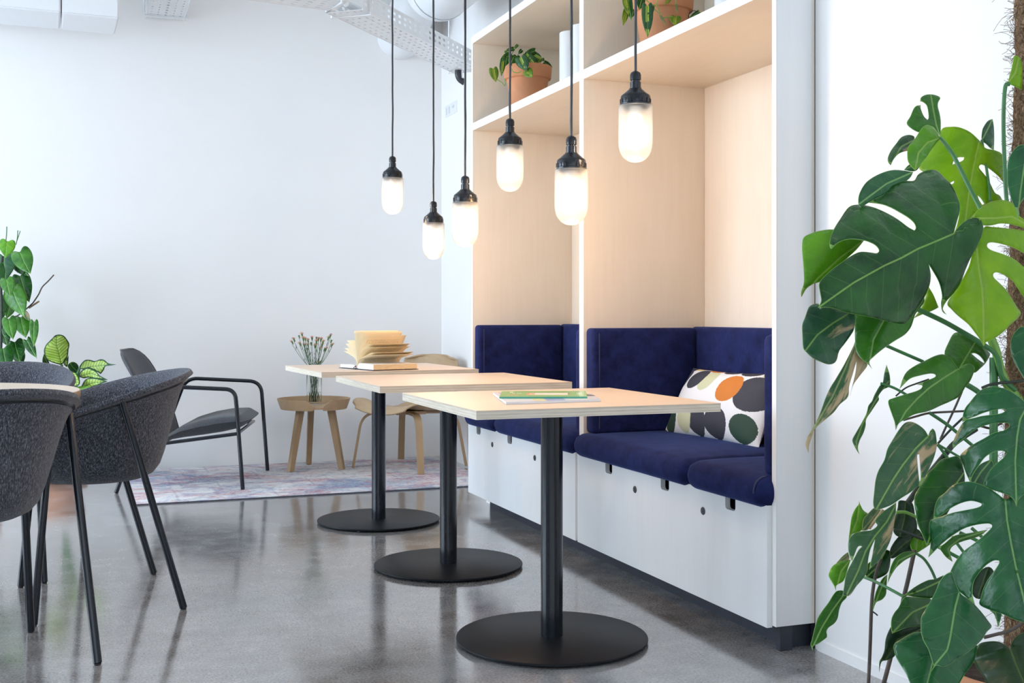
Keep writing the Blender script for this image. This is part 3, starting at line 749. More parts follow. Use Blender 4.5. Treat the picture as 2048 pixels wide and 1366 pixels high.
plain('spine_green', (.06, .36, .24), .3); plain('spine_white', (.80, .83, .88), .35); plain('ink_grey', (.12, .13, .16), .5)
def white_cover(u, v):
    if v > .55 and u > .72: return (.16, .17, .20) if (u+v*.4) % .23 < .15 else (.6, .6, .65)
    if .05 < u < .3 and v > .3: return (.62, .52, .74)
    if .3 <= u < .42 and v < .55: return (.80, .74, .42)
    if .42 <= u < .62 and v < .5: return (.35, .40, .72)
    return (.78, .82, .90)
def green_cover(u, v):
    if .30 < u < .80 and .30 < v < .64:
        if u > .782: return (.28, .20, .17)
        if u < .40: return (.78, .30, .14) if u < .33 else (.85, .52, .40)
        return (.90, .88, .84)
    if .08 < u < .22 and .24 < v < .36: return (.75, .42, .16)
    if .885 < u < .94 and .30 < v < .72 and (u-.885) % .022 < .010: return (.85, .88, .80)
    if .10 < u < .135 and .70 < v < .90: return (.85, .85, .62)
    if .13 < u < .24 and .52 < v < .66 and (u*53) % 1 < .55 and not .165 < u < .185: return (.85, .88, .75)
    return (.22, .50, .12)
TZ = .7405
w_ = magazine('white glossy magazine lying underneath the green one on the nearest cafe table', [(1012, 804.2), (1201.5, 798.3), (1184, 788), (986, 784.8)], TZ, .0068, white_cover, 80, 30, 'spine_white')
g_ = magazine('green magazine lying on top of the white one on the nearest cafe table', [(998.5, 793.6), (1174.7, 793.2), (1171.5, 782), (1004, 782.4)], TZ+.0072, .0052, green_cover, 160, 40, 'spine_green')
# small dark letter marks along the white spine
q0, q1 = onz(1012, 804.2, TZ+.0034), onz(1201.5, 798.3, TZ+.0034)
dd_ = (q1-q0).normalized(); nn_ = Vector((dd_.y, -dd_.x, 0))
bm = bmesh.new()
for u0, u1, n in ((.03, .055, 4), (.25, .42, 20), (.80, .93, 12)):
    for k in range(n):
        u = u0+(u1-u0)*(k+.5)/n; p = q0.lerp(q1, u)+nn_*.0016; hw = (u1-u0)/n*.30*(q1-q0).length
        vs = [bm.verts.new(p+dd_*a+Vector((0, 0, b_))) for a, b_ in ((-hw, -.0010), (hw, -.0010), (hw, .0011 if k % 3 else .0018), (-hw, .0011))]; bm.faces.new(vs)
o = finish('spine_text', bm, 'ink_grey', w_, smooth=False); solid(o, .0002, 0)
# ================================================================ patterned pillow
vcmat('pillow_print', .75)
Pbl, Pbr, Ptl, Ptr = Vector((2.222, 4.15, .512)), Vector((2.262, 3.52, .512)), Vector((2.352, 4.14, .775)), Vector((2.362, 3.52, .782))
def pil(u, v, s):
    q = quadmap([Pbl, Pbr, Ptr, Ptl], u, v)
    n = (Pbr-Pbl).cross(Ptl-Pbl).normalized()
    if n.x > 0: n = -n
    e = (1-abs(2*u-1)**3.2)**.62*(1-abs(2*v-1)**2.6)**.62
    pin = .010*((2*u-1)**2)*(1-(2*v-1)**2); pin2 = .012*(1-(2*u-1)**2)*((2*v-1)**2)   # sides pulled in between the corners
    ax = (Pbr-Pbl).normalized(); ay = (Ptl-Pbl).normalized()
    q = q-ax*math.copysign(pin, 2*u-1)-ay*math.copysign(pin2, 2*v-1)
    wr = .0035*noise.noise(Vector((u*6, v*4, s)))*min(1, e*3)
    p = q+n*(s*(.066*e)+wr)
    return p
nu, nv = 220, 130
dots = [(.04, .80, .065, .14, 'd', .1), (.235, .80, .10, .17, 'd', .35), (.38, .78, .085, .17, 'l', .25), (.655, .69, .115, .205, 'o', .2), (.88, .655, .15, .245, 'd', .1),
        (.085, .20, .08, .20, 'g', -.15), (.27, .225, .085, .21, 'l', -.12), (.416, .21, .10, .21, 'd', -.2), (.62, .20, .115, .20, 'd', -.05), (.875, .19, .11, .18, 'g', 0),
        (.03, 1.02, .075, .10, 'd', 0), (.145, 1.0, .075, .05, 'y', 0), (.36, 1.0, .085, .06, 'o', 0), (.55, .99, .10, .07, 'd', 0), (.76, .98, .11, .08, 'd', 0), (.95, .96, .07, .11, 'l', 0),
        (0, -.01, .05, .06, 'd', 0)]
PC_ = {'d': (.040, .042, .060), 'l': (.62, .64, .42), 'o': (.62, .20, .03), 'g': (.022, .060, .040), 'y': (.72, .56, .20)}
def dotcol(u, v):
    for (a, c, rx, ry, k, tilt) in dots:
        du = (u-a)-tilt*(v-c)*.45; dv = v-c
        if (abs(du/rx)**2.1+abs(dv/ry)**2.1) < 1: return PC_[k]
    return (.84, .85, .88)
bm = bmesh.new(); uvgrid(bm, lambda u, v: pil(u, v, 1), nu, nv); uvgrid(bm, lambda u, v: pil(u, v, -1), nu, nv)
bm.faces.ensure_lookup_table(); 
cen = sum((v.co for v in bm.verts), Vector())/len(bm.verts)
lo = min(v.co.z for v in bm.verts); c = Vector((cen.x, cen.y, lo)); bmesh.ops.translate(bm, verts=bm.verts, vec=-c)
me = bpy.data.meshes.new('throw_pillow'); bm.normal_update(); bm.to_mesh(me); bm.free(); me.materials.append(MATS['pillow_print'])
me.polygons.foreach_set('use_smooth', [True]*len(me.polygons))
o = bpy.data.objects.new('throw_pillow', me); COL.objects.link(o); o.location = c
tag(o, 'white oblong pillow with dark, green and orange dots on the navy seat', 'pillow')
half = nu*nv
setcol(o, lambda p: dotcol((((p.index % half) % nu)+.5)/nu, (((p.index % half)//nu)+.5)/nv))
# ================================================================ rug
m, t, b = nt('rug_print'); b.inputs['Roughness'].default_value = .95; b.inputs['Specular IOR Level'].default_value = .1
v = coords(t); vs_ = coords(t, (.8, 1, 1))
n1 = tnoise(t, vs_, 1.6, 6, .7, .6); n2 = tnoise(t, coords(t, (.8, 1.2, 1), (0, 0, .2)), 4.2, 7, .75, 1.0); n3 = tnoise(t, coords(t, (.7, 1.1, 1)), 38, 5, .8, 1.5); n4 = tnoise(t, coords(t, (.8, 1.1, 1), (0, 0, 1)), 5.6, 6, .75, 1.2)
c = mixc(t, mth(t, 'MULTIPLY', ramp(t, n1, [(.47, (0, 0, 0)), (.60, (1, 1, 1))]), ramp(t, n3, [(.42, (.35, .35, .35)), (.58, (1, 1, 1))])), (.72, .70, .69), (.22, .27, .36))
red = mth(t, 'MULTIPLY', ramp(t, n2, [(.48, (0, 0, 0)), (.58, (1, 1, 1))]), ramp(t, n3, [(.40, (0, 0, 0)), (.55, (1, 1, 1))]))
c = mixc(t, mth(t, 'MULTIPLY', red, .62), c, (.52, .10, .11))
blu = mth(t, 'MULTIPLY', ramp(t, n4, [(.50, (0, 0, 0)), (.58, (1, 1, 1))]), ramp(t, n3, [(.60, (0, 0, 0)), (.45, (1, 1, 1))]) if False else ramp(t, n3, [(.45, (1, 1, 1)), (.6, (0, 0, 0))]))
c = mixc(t, mth(t, 'MULTIPLY', blu, .5), c, (.10, .16, .38))
# patchwork seams: dark double lines
br = N(t, 'ShaderNodeTexBrick'); t.links.new(coords(t), br.inputs['Vector']); br.inputs['Scale'].default_value = 1.0; br.inputs['Brick Width'].default_value = .52; br.inputs['Row Height'].default_value = .36; br.inputs['Mortar Size'].default_value = .007
br.inputs['Color1'].default_value = (0, 0, 0, 1); br.inputs['Color2'].default_value = (0, 0, 0, 1); br.inputs['Mortar'].default_value = (1, 1, 1, 1)
c = mixc(t, mth(t, 'MULTIPLY', mth(t, 'MULTIPLY', br.outputs[0], .35), ramp(t, n3, [(.4, (.2, .2, .2)), (.6, (1, 1, 1))])), c, (.12, .13, .2))
vor = N(t, 'ShaderNodeTexVoronoi', feature='DISTANCE_TO_EDGE'); t.links.new(coords(t, (.6, 1.2, 1)), vor.inputs[0]); vor.inputs['Scale'].default_value = 9
c = mixc(t, mth(t, 'MULTIPLY', ramp(t, vor.outputs[0], [(0, (1, 1, 1)), (.05, (0, 0, 0))]), mth(t, 'MULTIPLY', ramp(t, n3, [(.48, (0, 0, 0)), (.6, (1, 1, 1))]), .75)), c, (.14, .15, .30))
t.links.new(c, b.inputs['Base Color']); bump(t, b, tnoise(t, v, 300, 2), .3, .002)
plain('rug_edge', (.10, .10, .13), .9)
bm = bmesh.new(); box(bm, .255, 2.30, 6.285, 7.66, .0, .0095, bev=.002)
rg = thing('area_rug', 'faded red and blue patchwork rug lying under lounge chair and tray table', 'rug', (1.28, 6.97, 0))
finish('pile', bm, 'rug_print', rg)
finish('binding', T([(.2555, 6.285, .004), (2.2995, 6.285, .004), (2.2995, 7.659, .004), (.2555, 7.659, .004)], .0032, 6, closed=True), 'rug_edge', rg)
# ================================================================ leaves
def leafmat(name, dark, light, vein, gloss=.30, transl=.18, tan=None, tanamt=0, edge=None, stripe=None):
    m, t, b = nt(name); out = t.nodes['Material Output']
    at = N(t, 'ShaderNodeAttribute', attribute_name='lf'); sp = N(t, 'ShaderNodeSeparateXYZ'); t.links.new(at.outputs[1], sp.inputs[0])
    al, s, ed = sp.outputs[0], sp.outputs[1], sp.outputs[2]       # metres along, metres across, metres to the edge
    ab = mth(t, 'ABSOLUTE', s)
    n = tnoise(t, coords(t), 14, 4, .6)
    c = ramp(t, n, [(.30, dark), (.70, light)])
    sv_ = mth(t, 'PINGPONG', mth(t, 'DIVIDE', mth(t, 'SUBTRACT', al, mth(t, 'MULTIPLY', ab, .62)), .034), .5)
    svm = mth(t, 'MULTIPLY', mth(t, 'LESS_THAN', sv_, .016), .22)
    svm = mth(t, 'MULTIPLY', svm, mth(t, 'GREATER_THAN', ed, .004))
    if stripe:
        band = mth(t, 'MULTIPLY', mth(t, 'LESS_THAN', ab, .006), mth(t, 'GREATER_THAN', tnoise(t, coords(t), 30, 3), .42)); c = mixc(t, band, c, stripe)
    if edge:
        k = tnoise(t, coords(t), 50, 4, .7); e2 = mth(t, 'ADD', ed, mth(t, 'MULTIPLY', mth(t, 'SUBTRACT', k, .5), .016))
        fine = mth(t, 'PINGPONG', mth(t, 'DIVIDE', mth(t, 'SUBTRACT', al, mth(t, 'MULTIPLY', ab, .55)), .016), .5)
        c = mixc(t, mth(t, 'MULTIPLY', mth(t, 'LESS_THAN', fine, .16), .5), c, edge)
        c = mixc(t, mth(t, 'LESS_THAN', e2, .0065), c, edge); c = mixc(t, mth(t, 'LESS_THAN', ab, .0012), c, edge)
    else:
        c = mixc(t, svm, c, vein); c = mixc(t, mth(t, 'LESS_THAN', ab, .0016), c, vein); c = mixc(t, mth(t, 'LESS_THAN', ed, .0007), c, vein)
    if tan:
        cb = N(t, 'ShaderNodeCombineXYZ'); t.links.new(mth(t, 'MULTIPLY', al, 7), cb.inputs[0]); t.links.new(mth(t, 'MULTIPLY', s, 34), cb.inputs[1])
        tn = tnoise(t, cb.outputs[0], 1.0, 5, .6, .6); c = mixc(t, ramp(t, tn, [(.62-tanamt, (0, 0, 0)), (.70-tanamt, (1, 1, 1))]), c, tan)
    t.links.new(c, b.inputs['Base Color']); b.inputs['Roughness'].default_value = gloss; b.inputs['Specular IOR Level'].default_value = .38
    b.inputs['Coat Weight'].default_value = .15; b.inputs['Coat Roughness'].default_value = .12
    wv = mth(t, 'SINE', mth(t, 'MULTIPLY', mth(t, 'SUBTRACT', al, mth(t, 'MULTIPLY', ab, .62)), 184.8)); bump(t, b, mth(t, 'ADD', wv, mth(t, 'MULTIPLY', n, 5)), .5, .0018)
    tr = N(t, 'ShaderNodeBsdfTranslucent'); t.links.new(c, tr.inputs[0]); mx = N(t, 'ShaderNodeMixShader'); mx.inputs[0].default_value = transl
    t.links.new(b.outputs[0], mx.inputs[1]); t.links.new(tr.outputs[0], mx.inputs[2]); t.links.new(mx.outputs[0], out.inputs[0])
TAN = (.56, .40, .22)
leafmat('leaf_dark', (.005, .055, .008), (.022, .140, .014), (.22, .42, .08), .27)
leafmat('leaf_teal', (.008, .080, .028), (.030, .165, .045), (.22, .42, .12), .30)
leafmat('leaf_mid', (.020, .12, .008), (.065, .25, .014), (.24, .42, .10), .34)
leafmat('leaf_lime', (.20, .43, .004), (.36, .60, .008), (.45, .62, .10), .33, .35)
leafmat('leaf_green', (.07, .28, .006), (.17, .44, .010), (.32, .52, .08), .32, .28)
leafmat('leaf_dried', (.04, .12, .045), (.10, .20, .07), (.30, .36, .14), .45, .15, TAN, .16)
leafmat('leaf_tan_streak', (.018, .085, .040), (.05, .16, .06), (.24, .40, .10), .32, .15, TAN, .03)
leafmat('leaf_tan_half', (.030, .10, .040), (.07, .17, .06), (.24, .40, .10), .36, .15, TAN, .085)
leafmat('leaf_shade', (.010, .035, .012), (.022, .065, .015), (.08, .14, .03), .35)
leafmat('leaf_variegated', (.42, .62, .07), (.62, .78, .20), (.1, .2, .05), .38, .35, edge=(.030, .11, .025))
leafmat('leaf_striped', (.018, .075, .030), (.04, .13, .035), (.10, .22, .05), .35, .15, stripe=(.40, .52, .05))
leafmat('leaf_striped_lime', (.12, .24, .02), (.22, .36, .03), (.3, .42, .08), .35, .3, stripe=(.45, .52, .05))
plain('stem_lime', (.22, .42, .08), .4, var=.15, nscale=20)
plain('stem_mid', (.06, .20, .06), .4, var=.2, nscale=20)
plain('stem_dark', (.035, .045, .03), .6, var=.3, nscale=30)
plain('root_brown', (.10, .075, .06), .75, var=.3, nscale=30, bmp=.3)
plain('twig_tan', (.42, .28, .15), .7, var=.2)
def conv(tag_):
    return {'A': (1580, 0, 3.105), 'B': (1580, 400, 2.970), 'C': (1580, 840, 2.596), 'P1': (1720, 160, 4.268), 'P2': (1590, 580, 4.019), 'P3': (1788, 640, 4.269),
            'P4': (1600, 840, 4.269), 'P5': (1788, 900, 4.269), 'P6': (1610, 1100, 5.135), 'P7': (1788, 1120, 5.554), 'L': (0, 440, 4.551), 'D': (0, 640, 6.208),
            'E': (930, 60, 6.208), 'G': (1120, 0, 6.827)}[tag_]
def cv_(tag_, pts):
    ox, oy, s = conv(tag_); return [(ox+x/s, oy+y/s) for x, y in pts]
def smooth_poly(P, n=4):
    out = []; m = len(P); V = [Vector(p) for p in P]
    def sharp(i):
        a, b_, c = V[i-1], V[i], V[(i+1) % m]; d1, d2 = (a-b_), (c-b_)
        return d1.length > 0 and d2.length > 0 and d1.normalized().dot(d2.normalized()) > -.15
    sh = [sharp(i) for i in range(m)]
    for i in range(m):
        p0, p1, p2, p3 = V[i-1], V[i], V[(i+1) % m], V[(i+2) % m]
        t1 = (p2-p0)*.5 if not sh[i] else (p2-p1)*.6; t2 = (p3-p1)*.5 if not sh[(i+1) % m] else (p2-p1)*.6
        L_ = (p2-p1).length; t1 = t1 if t1.length < 1.4*L_ else t1.normalized()*1.4*L_; t2 = t2 if t2.length < 1.4*L_ else t2.normalized()*1.4*L_
        for k in range(n):
            u = k/n; u2, u3 = u*u, u*u*u
            out.append(p1*(2*u3-3*u2+1)+t1*(u3-2*u2+u)+p2*(-2*u3+3*u2)+t2*(u3-u2))
    return out
def inside(p, poly):
    c = False; j = len(poly)-1
    for i in range(len(poly)):
        a, b_ = poly[i], poly[j]
        if (a[1] > p[1]) != (b_[1] > p[1]) and p[0] < (b_[0]-a[0])*(p[1]-a[1])/(b_[1]-a[1])+a[0]: c = not c
        j = i
    return c
def segd(p, a, b_):
    d = b_-a; L2 = d.length_squared; u = 0 if L2 == 0 else max(0, min(1, (p-a).dot(d)/L2)); q = a+d*u; return (p-q).length, u, (d.x*(p.y-a.y)-d.y*(p.x-a.x))
def leaf(parent, name, mat, outl, mid, d0, d1, curl=.9, roll=0.0, holes=(), step=7.0, wav=.0012, n=4, th=.0007, bow=.0):
    """outline and midrib traced as seen; the blade gets its own distance, roll, a trough along the midrib and a sag along its length"""
    O = smooth_poly(outl, n); M = [Vector(p) for p in mid]; ds = [0]
    for a, b_ in zip(M, M[1:]): ds.append(ds[-1]+(b_-a).length)
    LT = ds[-1]; H_ = [smooth_poly(h, 3) for h in holes]
    x0, x1 = min(p.x for p in O), max(p.x for p in O); y0, y1 = min(p.y for p in O), max(p.y for p in O)
    def param(p):
        best = None
        for i in range(len(M)-1):
            dd, u, cr = segd(p, M[i], M[i+1])
            if best is None or dd < best[0]: best = (dd, ds[i]+u*(ds[i+1]-ds[i]), cr)
        return best[1], math.copysign(best[0], best[2])
    rings = [O]+H_
    pts, edges = [], []
    for R in rings:
        b0 = len(pts); pts += [Vector(p) for p in R]; edges += [(b0+i, b0+(i+1) % len(R)) for i in range(len(R))]
    segs = [(pts[a], pts[b_]) for a, b_ in edges]
    nb = len(pts); edist = [0.0]*nb
    y = y0+step*.5; row = 0
    while y < y1:
        x = x0+step*(.25 if row % 2 else .75)
        while x < x1:
            if inside((x, y), O) and not any(inside((x, y), h) for h in H_):
                p = Vector((x, y)); e = min(segd(p, a, b_)[0] for a, b_ in segs)
                if e > step*.45: pts.append(p); edist.append(e)
            x += step
        y += step*.87; row += 1
    for k in range(int(LT/step*1.2)+1):      # points right on the midrib keep the fold crisp
        s_ = k/(LT/step*1.2)*LT
        for i in range(len(M)-1):
            if ds[i] <= s_ <= ds[i+1]+1e-6:
                p = M[i].lerp(M[i+1], (s_-ds[i])/max(1e-6, ds[i+1]-ds[i]))
                if inside(p, O) and not any(inside(p, h) for h in H_):
                    e = min(segd(p, a, b_)[0] for a, b_ in segs)
                    if e > step*.4: pts.append(p); edist.append(e)
                break
    vo, eo, fo, ov, oe, of = geometry.delaunay_2d_cdt(pts, edges, [], 0, .05)
    keep = []
    for f in fo:
        c = sum((Vector(vo[i]) for i in f), Vector((0, 0)))/len(f)
        if inside(c, O) and not any(inside(c, h) for h in H_): keep.append(f)
    bm = bmesh.new(); V = []; att = []
    sc = (d0+d1)/2/FPX; seed = random.random()*50
    for i, p in enumerate(vo):
        p = Vector(p); s_, c = param(p); tt_ = s_/LT; e = 0.0
        if ov[i]: e = edist[ov[i][0]] if ov[i][0] < len(edist) else 0
        am, cm = s_*sc, c*sc
        d = d0+(d1-d0)*tt_+roll*cm+curl*(cm*cm)/.12 + bow*4*tt_*(1-tt_)
        d += wav*math.sin((am-.62*abs(cm))*184.8)+.006*noise.noise(Vector((am*16, cm*16, seed)))
        d -= .0035*math.exp(-(cm/.004)**2)*(-1)      # midrib groove
        V.append(bm.verts.new(atd(p.x, p.y, d))); att.append((am, cm, e*sc))
    for f in keep:
        try: bm.faces.new([V[i] for i in f])
        except ValueError: pass
    loose = [v for v in bm.verts if not v.link_faces]
    okv = [bool(v.link_faces) for v in bm.verts]
    att = [a for a, k in zip(att, okv) if k]
    bmesh.ops.delete(bm, geom=loose, context='VERTS')
    bmesh.ops.translate(bm, verts=bm.verts, vec=-wloc(parent))
    me = bpy.data.meshes.new(name); bm.to_mesh(me); bm.free(); me.materials.append(MATS[mat])
    me.polygons.foreach_set('use_smooth', [True]*len(me.polygons))
    a_ = me.attributes.new('lf', 'FLOAT_VECTOR', 'POINT'); a_.data.foreach_set('vector', [q for v in att for q in v])
    o = bpy.data.objects.new(name, me); COL.objects.link(o); o.parent = parent
    m_ = o.modifiers.new('s', 'SOLIDIFY'); m_.thickness = th; m_.offset = 0
    return o
def heart(base, tip, w):
    b_, t_ = Vector(base), Vector(tip); a = (t_-b_); L_ = a.length; a.normalize(); n = Vector((-a.y, a.x)); h = w/2
    prof = [(.0, .0), (-.10, .35), (-.13, .62), (-.06, .86), (.10, .99), (.28, 1.0), (.48, .88), (.66, .64), (.82, .34), (.93, .12)]
    P = [b_+a*L_*u+n*h*v for u, v in prof]+[t_]+[b_+a*L_*u-n*h*v for u, v in prof[::-1][:-1]]
    return P, [b_, b_+a*L_*.35+n*w*.02, t_]
def stem(parent, tag_, pts, r, d, mat, name='stem', seg=8):
    pp_ = cv_(tag_, pts); n = len(pp_); dd = d if isinstance(d, (list, tuple)) else (d, d)
    P = [atd(x, y, dd[0]+(dd[1]-dd[0])*i/(n-1)) for i, (x, y) in enumerate(pp_)]
    if n > 2:      # smooth
        Q = []
        for i in range(n-1):
            p0, p1, p2, p3 = P[max(i-1, 0)], P[i], P[i+1], P[min(i+2, n-1)]
            for k in range(6):
                u = k/6; Q.append(.5*((2*p1)+(p2-p0)*u+(2*p0-5*p1+4*p2-p3)*u*u+(3*p1-p0-3*p2+p3)*u*u*u))
        Q.append(P[-1]); P = Q
    return finish(name, T(P, r, seg), mat, parent, angle=80)
